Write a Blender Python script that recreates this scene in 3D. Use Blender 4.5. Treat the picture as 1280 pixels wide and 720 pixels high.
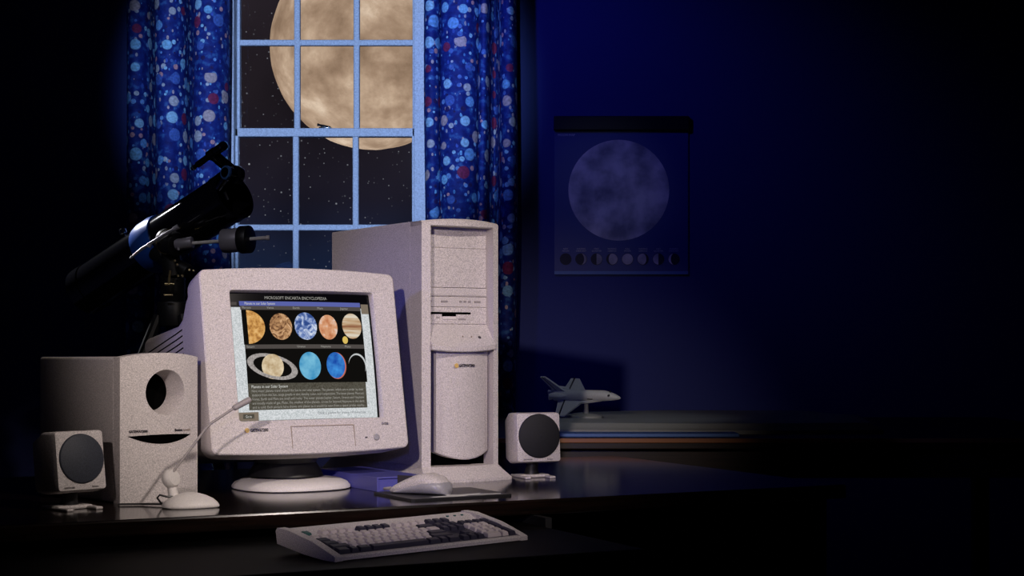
import bpy, bmesh, math, random
from mathutils import Vector, Matrix, Euler, noise as mnoise

for o in list(bpy.data.objects):
    bpy.data.objects.remove(o, do_unlink=True)
scene = bpy.context.scene
COL = scene.collection
R = math.radians
PI = math.pi
CAMZ = 1.026
DESK = 0.74

# ------------------------------------------------------------------ camera
cd = bpy.data.cameras.new('camera')
cd.sensor_width = 36.0
cd.lens = 2000.0 / 1280.0 * 36.0
cd.shift_y = 70.0 / 1280.0
cd.clip_end = 3000
cam = bpy.data.objects.new('camera', cd)
COL.objects.link(cam)
cam.location = (0, 0, CAMZ)
cam.rotation_euler = (PI / 2, 0, 0)
scene.camera = cam

# ------------------------------------------------------------------ exposure
vs = scene.view_settings
vs.view_transform = 'Standard'
vs.look = 'None'
vs.gamma = 1
vs.exposure = 0
vs.use_curve_mapping = False

# ------------------------------------------------------------------ night sky
def build_world():
    w = bpy.data.worlds.new('night_sky')
    scene.world = w
    w.use_nodes = True
    nt = w.node_tree
    nt.nodes.clear()
    N = nt.nodes.new
    L = nt.links.new
    out = N('ShaderNodeOutputWorld')
    bg = N('ShaderNodeBackground')
    tc = N('ShaderNodeTexCoord')
    sep = N('ShaderNodeSeparateXYZ')
    L(tc.outputs['Generated'], sep.inputs[0])
    ramp = N('ShaderNodeValToRGB')
    e = ramp.color_ramp.elements
    e[0].position = 0.03
    e[0].color = (.006, .014, .042, 1)
    e[1].position = 0.15
    e[1].color = (.016, .012, .016, 1)
    m = e.new(0.09)
    m.color = (.010, .009, .017, 1)
    L(sep.outputs[2], ramp.inputs[0])
    nz = N('ShaderNodeTexNoise')
    nz.inputs['Scale'].default_value = 14
    L(tc.outputs['Generated'], nz.inputs['Vector'])
    nr = N('ShaderNodeMapRange')
    nr.inputs[1].default_value = .3
    nr.inputs[2].default_value = .7
    nr.inputs[3].default_value = .7
    nr.inputs[4].default_value = 1.4
    L(nz.outputs[0], nr.inputs[0])
    mul = N('ShaderNodeVectorMath')
    mul.operation = 'SCALE'
    L(ramp.outputs[0], mul.inputs[0])
    L(nr.outputs[0], mul.inputs['Scale'])
    acc = mul.outputs[0]
    for sc, rad, thr, gain in ((330, .16, .25, .8), (150, .11, .40, 1.5), (30, .035, .5, 5.0)):
        v = N('ShaderNodeTexVoronoi')
        v.inputs['Scale'].default_value = sc
        L(tc.outputs['Generated'], v.inputs['Vector'])
        mr = N('ShaderNodeMapRange')
        mr.inputs[1].default_value = rad
        mr.inputs[2].default_value = rad * .3
        mr.inputs[3].default_value = 0
        mr.inputs[4].default_value = 1
        L(v.outputs['Distance'], mr.inputs[0])
        s2 = N('ShaderNodeSeparateColor')
        L(v.outputs['Color'], s2.inputs[0])
        m2 = N('ShaderNodeMapRange')
        m2.inputs[1].default_value = thr
        m2.inputs[2].default_value = 1
        m2.inputs[3].default_value = 0
        m2.inputs[4].default_value = gain * .35
        L(s2.outputs[0], m2.inputs[0])
        mm = N('ShaderNodeMath')
        mm.operation = 'MULTIPLY'
        L(mr.outputs[0], mm.inputs[0])
        L(m2.outputs[0], mm.inputs[1])
        cs = N('ShaderNodeVectorMath')
        cs.operation = 'SCALE'
        cs.inputs[0].default_value = (.85, .9, 1.0)
        L(mm.outputs[0], cs.inputs['Scale'])
        ad = N('ShaderNodeVectorMath')
        ad.operation = 'ADD'
        L(acc, ad.inputs[0])
        L(cs.outputs[0], ad.inputs[1])
        acc = ad.outputs[0]
    L(acc, bg.inputs['Color'])
    bg.inputs['Strength'].default_value = 1.0
    L(bg.outputs[0], out.inputs[0])
build_world()

# ------------------------------------------------------------------ lamps and added fill spots
def spot(name, loc, target, power, color, angle, blend, radius=.05):
    ld = bpy.data.lights.new(name, 'SPOT')
    ld.energy = power
    ld.color = color
    ld.spot_size = R(angle)
    ld.spot_blend = blend
    ld.shadow_soft_size = radius
    o = bpy.data.objects.new(name, ld)
    COL.objects.link(o)
    o.location = loc
    d = Vector(target) - Vector(loc)
    o.rotation_euler = d.to_track_quat('-Z', 'Y').to_euler()
    return o
spot('front_lamp', (-.62, 0.05, 1.70), (-.31, 3.1, 1.04), 190, (1.0, .85, .82), 22, .95, .035)
spot('overhead_lamp', (1.20, 1.40, 2.45), (-.42, 3.12, 1.04), 140, (1.0, .87, .80), 36, .95, .06)
spot('window_lamp', (-.45, 1.2, 2.30), (-.68, 5.9, 1.98), 650, (.36, .54, 1.0), 19.5, .55, .06)
spot('blue_wall_lamp', (-.40, 4.9, 2.60), (.34, 6.0, 1.90), 15, (.075, .08, 1.0), 70, 1.0, .03)
spot('blue_fill_lamp', (-1.7, 2.0, 1.75), (-.27, 3.4, 1.02), 24, (.20, .20, 1.0), 19, .8, .05)
spot('blue_front_fill', (-.08, .25, 1.25), (-.22, 3.3, .95), 38, (.11, .12, 1.0), 20, 1.0, .05)  # unseen blue fill, added to tint the shaded side of the tower
spot('telescope_fill', (-1.15, 2.6, 2.45), (-.88, 4.55, 1.30), 18, (.9, .88, 1.0), 15, .8, .04)  # unseen fill, added to brighten the telescope and its mount
spot('rim_fill', (-2.0, 5.45, 2.12), (-1.16, 4.76, 1.24), 130, (.95, .95, 1.0), 24, .5, .022)  # unseen rim light, added for the streak along the telescope tube
spot('shuttle_fill', (.35, 3.6, 2.35), (.22, 4.82, .84), 12, (.85, .92, 1.0), 30, 1.0, .04)  # unseen cool fill, added to brighten the model shuttle
spot('poster_fill', (.05, 3.3, 2.50), (.34, 6.0, 1.60), 7, (.75, .85, 1.0), 13, 1.0, .04)  # unseen cool fill, added to lift the dim poster

# ------------------------------------------------------------------ materials
def principled(name, color, rough=.5, metal=0.0, spec=.5, speckle=0.0, coat=0.0, scale=450):
    m = bpy.data.materials.new(name)
    m.use_nodes = True
    nt = m.node_tree
    b = nt.nodes['Principled BSDF']
    b.inputs['Base Color'].default_value = (*color, 1)
    b.inputs['Roughness'].default_value = rough
    b.inputs['Metallic'].default_value = metal
    b.inputs['Specular IOR Level'].default_value = spec
    b.inputs['Coat Weight'].default_value = coat
    if speckle:
        tc = nt.nodes.new('ShaderNodeTexCoord')
        n = nt.nodes.new('ShaderNodeTexNoise')
        n.inputs['Scale'].default_value = scale
        n.inputs['Detail'].default_value = 2
        nt.links.new(tc.outputs['Object'], n.inputs['Vector'])
        mr = nt.nodes.new('ShaderNodeMapRange')
        mr.inputs[1].default_value = .3
        mr.inputs[2].default_value = .7
        mr.inputs[3].default_value = 1 - speckle
        mr.inputs[4].default_value = 1 + speckle
        nt.links.new(n.outputs[0], mr.inputs[0])
        vm = nt.nodes.new('ShaderNodeVectorMath')
        vm.operation = 'SCALE'
        vm.inputs[0].default_value = color
        nt.links.new(mr.outputs[0], vm.inputs['Scale'])
        nt.links.new(vm.outputs[0], b.inputs['Base Color'])
        bp = nt.nodes.new('ShaderNodeBump')
        bp.inputs['Strength'].default_value = .15
        bp.inputs['Distance'].default_value = .0004
        nt.links.new(n.outputs[0], bp.inputs['Height'])
        nt.links.new(bp.outputs[0], b.inputs['Normal'])
    return m

def emis(name, color, strength=1.0, tex=None):
    m = bpy.data.materials.new(name)
    m.use_nodes = True
    nt = m.node_tree
    nt.nodes.clear()
    out = nt.nodes.new('ShaderNodeOutputMaterial')
    e = nt.nodes.new('ShaderNodeEmission')
    e.inputs['Color'].default_value = (*color, 1)
    e.inputs['Strength'].default_value = strength
    nt.links.new(e.outputs[0], out.inputs[0])
    if tex:
        tc = nt.nodes.new('ShaderNodeTexCoord')
        mp = nt.nodes.new('ShaderNodeMapping')
        mp.inputs['Scale'].default_value = tex.get('stretch', (1, 1, 1))
        mp.inputs['Rotation'].default_value = tex.get('rot', (0, 0, 0))
        nt.links.new(tc.outputs['Object'], mp.inputs[0])
        n = nt.nodes.new('ShaderNodeTexNoise')
        n.inputs['Scale'].default_value = tex['scale']
        n.inputs['Detail'].default_value = tex.get('detail', 3)
        n.inputs['Roughness'].default_value = tex.get('rough', .55)
        n.inputs['Distortion'].default_value = tex.get('dist', 0)
        nt.links.new(mp.outputs[0], n.inputs['Vector'])
        r = nt.nodes.new('ShaderNodeValToRGB')
        nt.links.new(n.outputs[0], r.inputs[0])
        els = r.color_ramp.elements
        stops = tex['stops']
        els[0].position, els[0].color = stops[0][0], (*stops[0][1], 1)
        els[1].position, els[1].color = stops[-1][0], (*stops[-1][1], 1)
        for p, c in stops[1:-1]:
            q = els.new(p)
            q.color = (*c, 1)
        nt.links.new(r.outputs[0], e.inputs['Color'])
    return m

BEIGE = (.62, .57, .55)
M = {}
M['plastic'] = principled('beige_plastic', BEIGE, .55, speckle=.34, scale=560)
M['plastic_dark'] = principled('dark_grey_plastic', (.33, .30, .29), .55, speckle=.15)  # darker grey plastic for small parts, stalk and cable
M['tan'] = principled('tan_print', (.35, .28, .22), .6)
M['black_plastic'] = principled('black_plastic', (.008, .008, .009), .45)
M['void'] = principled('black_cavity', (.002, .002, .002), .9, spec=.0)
M['ink'] = principled('dark_ink', (.03, .025, .03), .6)
M['gold'] = principled('yellow_print', (.75, .5, .15), .5)
M['white_plastic'] = principled('pale_plastic', (.78, .74, .70), .45, speckle=.08)
M['grille'] = principled('dark_speaker_mesh', (.035, .04, .055), .6, speckle=.4, scale=700)
M['grille_black'] = principled('black_speaker_mesh', (.006, .006, .009), .7, speckle=.4, scale=700)
M['key_light'] = principled('beige_key', (.62, .55, .52), .5)
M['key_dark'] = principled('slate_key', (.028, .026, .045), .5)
M['key_green'] = principled('green_key', (.03, .11, .10), .5)
M['chrome'] = principled('chrome', (.75, .75, .72), .18, metal=1)
M['brass'] = principled('brass', (.8, .62, .3), .3, metal=1)
M['scope_black'] = principled('gloss_black_tube', (.006, .006, .008), .08, spec=.8)
M['scope_blue'] = principled('blue_cradle', (.03, .12, .55), .3)
M['mount_grey'] = principled('grey_mount_metal', (.36, .34, .38), .4, metal=.3)
M['paint'] = principled('white_window_paint', (.70, .74, .78), .5, speckle=.18, scale=160)
M['mouse_grey'] = principled('grey_mouse_plastic', (.36, .35, .37), .35, speckle=.12)
M['blue_book'] = principled('blue_book_cover', (.09, .09, .36), .45)
M['paper'] = principled('paper', (.7, .7, .68), .7)
M['shuttle_white'] = principled('shuttle_white', (.52, .53, .52), .5, speckle=.12)
M['shuttle_black'] = principled('shuttle_black', (.02, .02, .025), .5)
M['sheet'] = principled('pale_display_board', (.34, .34, .31), .6, speckle=.1)
M['orange_wood'] = principled('orange_wood_edge', (.42, .17, .07), .4)
M['rod'] = principled('dark_rod', (.02, .02, .02), .4)

def wood_mat(name, c1, c2, rough):
    m = bpy.data.materials.new(name)
    m.use_nodes = True
    nt = m.node_tree
    b = nt.nodes['Principled BSDF']
    tc = nt.nodes.new('ShaderNodeTexCoord')
    mp = nt.nodes.new('ShaderNodeMapping')
    mp.inputs['Scale'].default_value = (2, 40, 40)
    n = nt.nodes.new('ShaderNodeTexNoise')
    n.inputs['Scale'].default_value = 3
    n.inputs['Detail'].default_value = 5
    r = nt.nodes.new('ShaderNodeValToRGB')
    r.color_ramp.elements[0].color = (*c1, 1)
    r.color_ramp.elements[1].color = (*c2, 1)
    r.color_ramp.elements[0].position = .35
    r.color_ramp.elements[1].position = .7
    nt.links.new(tc.outputs['Object'], mp.inputs[0])
    nt.links.new(mp.outputs[0], n.inputs['Vector'])
    nt.links.new(n.outputs[0], r.inputs[0])
    nt.links.new(r.outputs[0], b.inputs['Base Color'])
    b.inputs['Roughness'].default_value = rough
    return m
M['desk'] = wood_mat('dark_polished_wood', (.004, .0025, .002), (.012, .006, .004), .12)
M['tray'] = wood_mat('black_tray_wood', (.0008, .0008, .0008), (.0015, .0013, .0013), .6)
M['tray'].node_tree.nodes['Principled BSDF'].inputs['Specular IOR Level'].default_value = .06
M['side_wood'] = wood_mat('brown_wood', (.012, .006, .004), (.03, .014, .008), .45)
M['floor'] = wood_mat('dark_floor_boards', (.01, .007, .006), (.025, .016, .012), .5)

def wall_mat():
    m = principled('blue_wall_paint', (.055, .07, .24), .85, spec=.15)
    nt = m.node_tree
    b = nt.nodes['Principled BSDF']
    tc = nt.nodes.new('ShaderNodeTexCoord')
    n = nt.nodes.new('ShaderNodeTexNoise')
    n.inputs['Scale'].default_value = 60
    nt.links.new(tc.outputs['Object'], n.inputs['Vector'])
    bp = nt.nodes.new('ShaderNodeBump')
    bp.inputs['Strength'].default_value = .15
    bp.inputs['Distance'].default_value = .002
    nt.links.new(n.outputs[0], bp.inputs['Height'])
    nt.links.new(bp.outputs[0], b.inputs['Normal'])
    return m
M['wall'] = wall_mat()
M['ceiling'] = principled('ceiling_paint', (.25, .26, .32), .9)

def curtain_mat():
    """blue cloth printed with planets: several sizes of round dots, each cell its own colour."""
    m = bpy.data.materials.new('planet_print_curtain_cloth')
    m.use_nodes = True
    nt = m.node_tree
    N = nt.nodes.new
    L = nt.links.new
    b = nt.nodes['Principled BSDF']
    b.inputs['Roughness'].default_value = .7
    b.inputs['Specular IOR Level'].default_value = .25
    uv = N('ShaderNodeUVMap')
    base = N('ShaderNodeTexNoise')
    base.inputs['Scale'].default_value = 38
    base.inputs['Detail'].default_value = 4
    L(uv.outputs[0], base.inputs['Vector'])
    br = N('ShaderNodeValToRGB')
    e = br.color_ramp.elements
    e[0].position = .38
    e[0].color = (.008, .016, .15, 1)
    e[1].position = .68
    e[1].color = (.05, .15, .40, 1)
    q = e.new(.55)
    q.color = (.014, .036, .24, 1)
    L(base.outputs[0], br.inputs[0])
    cur = br.outputs[0]
    def dots(cur, scale, rmin, rmax, rnd, colors, off, prob=0.0, stretch=(1, 1, 1)):
        mp = N('ShaderNodeMapping')
        mp.inputs['Location'].default_value = (off, off * 1.7, 0)
        mp.inputs['Scale'].default_value = stretch
        L(uv.outputs[0], mp.inputs[0])
        v = N('ShaderNodeTexVoronoi')
        v.voronoi_dimensions = '2D'
        v.inputs['Scale'].default_value = scale
        v.inputs['Randomness'].default_value = rnd
        L(mp.outputs[0], v.inputs['Vector'])
        s = N('ShaderNodeSeparateColor')
        L(v.outputs['Color'], s.inputs[0])
        rr = N('ShaderNodeMapRange')
        rr.inputs[1].default_value = prob
        rr.inputs[2].default_value = 1
        rr.inputs[3].default_value = rmin
        rr.inputs[4].default_value = rmax
        L(s.outputs[1], rr.inputs[0])
        lt = N('ShaderNodeMath')
        lt.operation = 'SUBTRACT'
        L(rr.outputs[0], lt.inputs[0])
        L(v.outputs['Distance'], lt.inputs[1])
        sm = N('ShaderNodeMapRange')
        sm.inputs[1].default_value = 0
        sm.inputs[2].default_value = .05
        L(lt.outputs[0], sm.inputs[0])
        gt = N('ShaderNodeMath')
        gt.operation = 'GREATER_THAN'
        gt.inputs[1].default_value = prob
        L(s.outputs[1], gt.inputs[0])
        fac = N('ShaderNodeMath')
        fac.operation = 'MULTIPLY'
        L(sm.outputs[0], fac.inputs[0])
        L(gt.outputs[0], fac.inputs[1])
        cr = N('ShaderNodeValToRGB')
        cr.color_ramp.interpolation = 'CONSTANT'
        els = cr.color_ramp.elements
        n = len(colors)
        els[0].position, els[0].color = 0, (*colors[0], 1)
        els[1].position, els[1].color = (n - 1) / n, (*colors[-1], 1)
        for i in range(1, n - 1):
            k = els.new(i / n)
            k.color = (*colors[i], 1)
        L(s.outputs[0], cr.inputs[0])
        # mottling inside each planet
        nz = N('ShaderNodeTexNoise')
        nz.inputs['Scale'].default_value = 110
        L(uv.outputs[0], nz.inputs['Vector'])
        mr = N('ShaderNodeMapRange')
        mr.inputs[1].default_value = .3
        mr.inputs[2].default_value = .7
        mr.inputs[3].default_value = .65
        mr.inputs[4].default_value = 1.2
        L(nz.outputs[0], mr.inputs[0])
        sc = N('ShaderNodeVectorMath')
        sc.operation = 'SCALE'
        L(cr.outputs[0], sc.inputs[0])
        L(mr.outputs[0], sc.inputs['Scale'])
        mix = N('ShaderNodeMixRGB')
        L(fac.outputs[0], mix.inputs[0])
        L(cur, mix.inputs[1])
        L(sc.outputs[0], mix.inputs[2])
        return mix.outputs[0]
    lb = (.22, .52, .80)
    pk = (.66, .48, .46)
    cur = dots(cur, 60, .10, .34, 1, [lb, (.06, .12, .5), pk, (.1, .3, .6), (.5, .45, .5)], 3.1, .72, (1, .6, 1))
    cur = dots(cur, 33, .15, .36, .9, [(.40, .70, .88), (.03, .02, .12), (.75, .36, .36), (.2, .4, .75), (.10, .2, .55), (.6, .6, .62)], 1.3, .55)
    cur = dots(cur, 14.5, .22, .36, .75, [lb, pk, (.3, .62, .85), (.28, .03, .10), (.40, .68, .85), (.62, .58, .58), (.08, .16, .5), (.2, .45, .8)], .4, .22)
    L(cur, b.inputs['Base Color'])
    return m
M['curtain'] = curtain_mat()

def glass_mat():
    m = bpy.data.materials.new('window_glass')
    m.use_nodes = True
    nt = m.node_tree
    nt.nodes.clear()
    out = nt.nodes.new('ShaderNodeOutputMaterial')
    mx = nt.nodes.new('ShaderNodeMixShader')
    t = nt.nodes.new('ShaderNodeBsdfTransparent')
    g = nt.nodes.new('ShaderNodeBsdfGlossy')
    g.inputs['Roughness'].default_value = .02
    mx.inputs[0].default_value = .03
    nt.links.new(t.outputs[0], mx.inputs[1])
    nt.links.new(g.outputs[0], mx.inputs[2])
    nt.links.new(mx.outputs[0], out.inputs[0])
    return m
M['glass'] = glass_mat()

# ------------------------------------------------------------------ object helpers
def obj(name, bm, mats, parent=None, smooth=False, label=None):
    me = bpy.data.meshes.new(name)
    bmesh.ops.recalc_face_normals(bm, faces=bm.faces)
    bm.to_mesh(me)
    bm.free()
    if not isinstance(mats, (list, tuple)):
        mats = [mats]
    for m in mats:
        me.materials.append(m)
    if smooth:
        me.shade_smooth()
        me.set_sharp_from_angle(angle=R(smooth if smooth is not True else 35))
    o = bpy.data.objects.new(name, me)
    COL.objects.link(o)
    if parent:
        o.parent = parent
    if label:
        o['label'] = label
    return o

def tag(o, label, cat, group=None):
    o['label'] = label
    o['category'] = cat
    if group:
        o['group'] = group
    return o

def thing(name, label, cat, loc=(0, 0, 0), rotz=0, group=None):
    o = bpy.data.objects.new(name, None)
    o.empty_display_size = .05
    COL.objects.link(o)
    o.location = loc
    o.rotation_euler = (0, 0, rotz)
    return tag(o, label, cat, group)

def struct(name, bm, mats, parent=None, smooth=False):
    o = obj(name, bm, mats, parent, smooth)
    if not parent:
        o['kind'] = 'structure'
    return o

def B():
    return bmesh.new()

def merge(dst, src, mtx=None, mi=0):
    if mtx is not None:
        bmesh.ops.transform(src, matrix=mtx, verts=src.verts)
    mp = {}
    for v in src.verts:
        mp[v] = dst.verts.new(v.co)
    for f in src.faces:
        try:
            nf = dst.faces.new([mp[v] for v in f.verts])
            nf.material_index = mi
        except ValueError:
            pass
    src.free()

def box(bm, lo, hi, bevel=0, seg=2, mtx=None, mi=0):
    t = B()
    bmesh.ops.create_cube(t, size=1)
    s = [hi[i] - lo[i] for i in range(3)]
    c = [(hi[i] + lo[i]) / 2 for i in range(3)]
    for v in t.verts:
        v.co = Vector((v.co.x * s[0] + c[0], v.co.y * s[1] + c[1], v.co.z * s[2] + c[2]))
    if bevel:
        bmesh.ops.bevel(t, geom=t.edges[:], offset=min(bevel, min(s) * .45), segments=seg, profile=.5, affect='EDGES')
    merge(bm, t, mtx, mi)

def loft(bm, rings, cap0=True, cap1=True, closed=True, mtx=None, mi=0, mis=None):
    vr = []
    for r in rings:
        vr.append([bm.verts.new((mtx @ Vector(p)) if mtx is not None else Vector(p)) for p in r])
    n = len(rings[0])
    for k in range(len(vr) - 1):
        a, b = vr[k], vr[k + 1]
        for i in range(n if closed else n - 1):
            j = (i + 1) % n
            try:
                f = bm.faces.new((a[i], a[j], b[j], b[i]))
                f.material_index = mis[k] if mis else mi
            except ValueError:
                pass
    if cap0:
        f = bm.faces.new(vr[0])
        f.material_index = mis[0] if mis else mi
    if cap1:
        f = bm.faces.new(vr[-1])
        f.material_index = mis[-1] if mis else mi
    return vr

def frame_of(d):
    d = d.normalized()
    up = Vector((0, 0, 1)) if abs(d.z) < .9 else Vector((1, 0, 0))
    a = d.cross(up).normalized()
    b = a.cross(d).normalized()
    return a, b

def tube(bm, pts, rad, n=12, mi=0, caps=True):
    pts = [Vector(p) for p in pts]
    if not isinstance(rad, (list, tuple)):
        rad = [rad] * len(pts)
    rings = []
    a = None
    for i, p in enumerate(pts):
        d = (pts[min(i + 1, len(pts) - 1)] - pts[max(i - 1, 0)]).normalized()
        if a is None:
            a, b = frame_of(d)
        else:
            a = (a - d * a.dot(d)).normalized()
            b = a.cross(d).normalized()
        rings.append([p + (a * math.cos(t) + b * math.sin(t)) * rad[i] for t in [2 * PI * k / n for k in range(n)]])
    loft(bm, rings, caps, caps, mi=mi)

def rod(bm, p, q, r, r2=None, n=16, bevel=0, mi=0):
    p, q = Vector(p), Vector(q)
    r2 = r if r2 is None else r2
    d = (q - p).normalized()
    a, b = frame_of(d)
    prof = [(0, r), (1, r2)]
    L_ = (q - p).length
    st = [(0, r), (L_, r2)]
    if bevel:
        st = [(0, r - bevel), (bevel * .3, r - bevel * .3), (bevel, r), (L_ - bevel, r2), (L_ - bevel * .3, r2 - bevel * .3), (L_, r2 - bevel)]
    rings = [[p + d * s + (a * math.cos(t) + b * math.sin(t)) * rr for t in [2 * PI * k / n for k in range(n)]] for s, rr in st]
    loft(bm, rings, mi=mi)

def lathe(bm, prof, n=40, mtx=None, mi=0, cap0=True, cap1=True):
    """prof: list of (radius, height) about local z."""
    rings = [[Vector((r * math.cos(t), r * math.sin(t), z)) for t in [2 * PI * k / n for k in range(n)]] for r, z in prof]
    loft(bm, rings, cap0, cap1, mtx=mtx, mi=mi)

def rrect(w, h, r, y, cx=0, cz=0, seg=6, bow=0, zbow=0, hw=None):
    """rounded rectangle in the xz plane at depth y; bow pushes the middle forward, zbow swells top and bottom."""
    out = []
    for (sx, sz, a0) in ((1, -1, -90), (1, 1, 0), (-1, 1, 90), (-1, -1, 180)):
        ox, oz = sx * (w / 2 - r), sz * (h / 2 - r)
        for k in range(seg + 1):
            a = R(a0 + 90 * k / seg)
            out.append([ox + r * math.cos(a), oz + r * math.sin(a)])
    # add mid points along each side for bow
    full = []
    n = len(out)
    for i in range(n):
        p, q = out[i], out[(i + 1) % n]
        full.append(p)
        if (i + 1) % (seg + 1) == 0:
            for k in range(1, 8):
                t = k / 8
                full.append([p[0] * (1 - t) + q[0] * t, p[1] * (1 - t) + q[1] * t])
    pts = []
    H = hw or w / 2
    for x, z in full:
        f = 1 - min(1, (x / H) ** 2)
        zz = z + (zbow * f * (z / (h / 2)))
        pts.append(Vector((x + cx, y - bow * f, zz + cz)))
    return pts

def text(name, s, size, mtx, mat, parent, align='LEFT', extrude=.0002, width=None, label=None, bold=0.0, warp=None):
    c = bpy.data.curves.new(name, 'FONT')
    c.body = s
    c.size = size
    c.extrude = extrude
    c.align_x = align
    c.resolution_u = 2
    c.offset = bold
    t = bpy.data.objects.new('text_source', c)
    COL.objects.link(t)
    dg = bpy.context.evaluated_depsgraph_get()
    me = bpy.data.meshes.new_from_object(t.evaluated_get(dg))
    bpy.data.objects.remove(t, do_unlink=True)
    bpy.data.curves.remove(c)
    me.name = name
    xs = [v.co.x for v in me.vertices]
    sc = 1.0
    if width and xs:
        sc = width / (max(xs) - min(xs))
    for v in me.vertices:
        co = Vector((v.co.x * sc, v.co.y, v.co.z))
        v.co = warp(co) if warp else mtx @ co
    me.materials.clear()
    me.materials.append(mat)
    o = bpy.data.objects.new(name, me)
    COL.objects.link(o)
    o.parent = parent
    if label:
        o['label'] = label
    return o

# text lies in xy of its own frame; FRONT turns it to stand in xz facing -y
FRONT = Matrix(((1, 0, 0, 0), (0, 0, -1, 0), (0, 1, 0, 0), (0, 0, 0, 1)))
T = Matrix.Translation

# ================================================================== ROOM
XL, XR, YB, YF, ZC = -2.3, 2.4, 6.0, -1.2, 2.75
WX0, WX1, WZ0, WZ1 = -1.062, -.364, 1.10, 2.52      # window opening
bm = B(); box(bm, (XL - .1, YF - .1, -.1), (XR + .1, YB + .2, 0)); struct('floor', bm, M['floor'])
bm = B(); box(bm, (XL - .1, YF - .1, ZC), (XR + .1, YB + .2, ZC + .1)); struct('ceiling', bm, M['ceiling'])
bm = B()
box(bm, (XL, YB, 0), (WX0, YB + .16, ZC))
box(bm, (WX1, YB, 0), (XR, YB + .16, ZC))
box(bm, (WX0, YB, 0), (WX1, YB + .16, WZ0))
box(bm, (WX0, YB, WZ1), (WX1, YB + .16, ZC))
struct('wall_back', bm, M['wall'])
bm = B(); box(bm, (XL - .1, YF, 0), (XL, YB + .16, ZC)); struct('wall_left', bm, M['wall'])
bm = B(); box(bm, (XR, YF, 0), (XR + .1, YB + .16, ZC)); struct('wall_right', bm, M['wall'])
bm = B(); box(bm, (XL, YF - .1, 0), (XR, YF, ZC)); struct('wall_front', bm, M['wall'])
bm = B()
box(bm, (XL, YB - .015, 0), (XR, YB, .11), .004)
struct('baseboard_back', bm, M['paint'])

# window: casing, upper and lower sash, glass, sash lock
win = bpy.data.objects.new('window_1', None)
COL.objects.link(win)
win.location = ((WX0 + WX1) / 2, YB, WZ0)
win['kind'] = 'structure'
WC = Vector(win.location)
def wbox(bm, x0, z0, x1, z1, y0, y1, bev=.003):
    box(bm, (x0 - WC.x, y0 - WC.y, z0 - WC.z), (x1 - WC.x, y1 - WC.y, z1 - WC.z), bev)
def wx(px): return (px - 640) * YB / 2000
def wz(py): return CAMZ + (430 - py) * YB / 2000
bm = B()
wbox(bm, wx(280), WZ0 - .03, wx(294), WZ1 + .05, YB - .03, YB + .10)
wbox(bm, wx(518), WZ0 - .03, wx(535), WZ1 + .05, YB - .03, YB + .10)
wbox(bm, wx(280), WZ1, wx(535), WZ1 + .06, YB - .032, YB + .10)
obj('window_casing', bm, M['paint'], win)
bm = B()
wbox(bm, wx(274), WZ0 - .03, wx(541), WZ0 + .01, YB - .07, YB + .10, .006)
obj('window_sill', bm, M['paint'], win)
rail = wz(165)
def sash(name, z0, z1, y0, bot, top, vx, hz):
    bm = B()
    x0, x1 = wx(292), wx(520)
    wbox(bm, x0, z0, x0 + .016, z1, y0, y0 + .035)
    wbox(bm, x1 - .016, z0, x1, z1, y0, y0 + .035)
    wbox(bm, x0, z0, x1, z0 + bot, y0, y0 + .035)
    wbox(bm, x0, z1 - top, x1, z1, y0, y0 + .035)
    for px in vx:
        wbox(bm, wx(px) - .0115, z0, wx(px) + .0115, z1, y0 + .004, y0 + .03, .005)
    for z in hz:
        wbox(bm, x0 + .002, z - .0112, x1 - .002, z + .0112, y0 + .0055, y0 + .0285, .004)
    s = obj(name, bm, M['paint'], win)
    g = B()
    wbox(g, x0 + .01, z0 + .01, x1 - .01, z1 - .01, y0 + .016, y0 + .019, 0)
    obj('window_glass', g, M['glass'], s)
    return s
sash('upper_sash', rail - .012, WZ1, YB + .045, .028, .04, (369, 444), (wz(50), ))
sash('lower_sash', WZ0 + .01, rail + .016, YB + .008, .05, .032, (369, 444), (wz(284), ))
bm = B()
lx = wx(402) - WC.x
rz = rail + .016 - WC.z
box(bm, (lx - .012, .012, rz), (lx + .034, .036, rz + .005), .002)
tube(bm, [(lx - .018, .018, rz + .014), (lx - .008, .018, rz + .012), (lx + .004, .024, rz + .009), (lx + .03, .028, rz + .006)], [.006, .004, .006, .003], 10)
obj('sash_lock', bm, M['chrome'], win, True, 'small metal catch on the middle rail')

# ================================================================== MOON outside
def moon_mat():
    return emis('lit_lunar_surface', (.5, .35, .25), 1.0, dict(
        scale=.065, detail=15, rough=.62, dist=.15,
        stops=[(.34, (.26, .17, .11)), (.45, (.38, .26, .175)), (.55, (.54, .39, .275)), (.66, (.78, .62, .47))]))
DM = 400
bm = B()
bmesh.ops.create_icosphere(bm, subdivisions=5, radius=25.3)
for v in bm.verts:
    n = mnoise.noise(v.co * .35) * .12 + mnoise.noise(v.co * .9) * .05
    v.co += v.co.normalized() * n
mo = obj('moon', bm, moon_mat(), None, 60)
mo.location = ((465 - 640) * DM / 2000, DM, CAMZ + (430 - 60) * DM / 2000)
tag(mo, 'huge glowing tan full moon in the night sky outside the window', 'moon')

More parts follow.
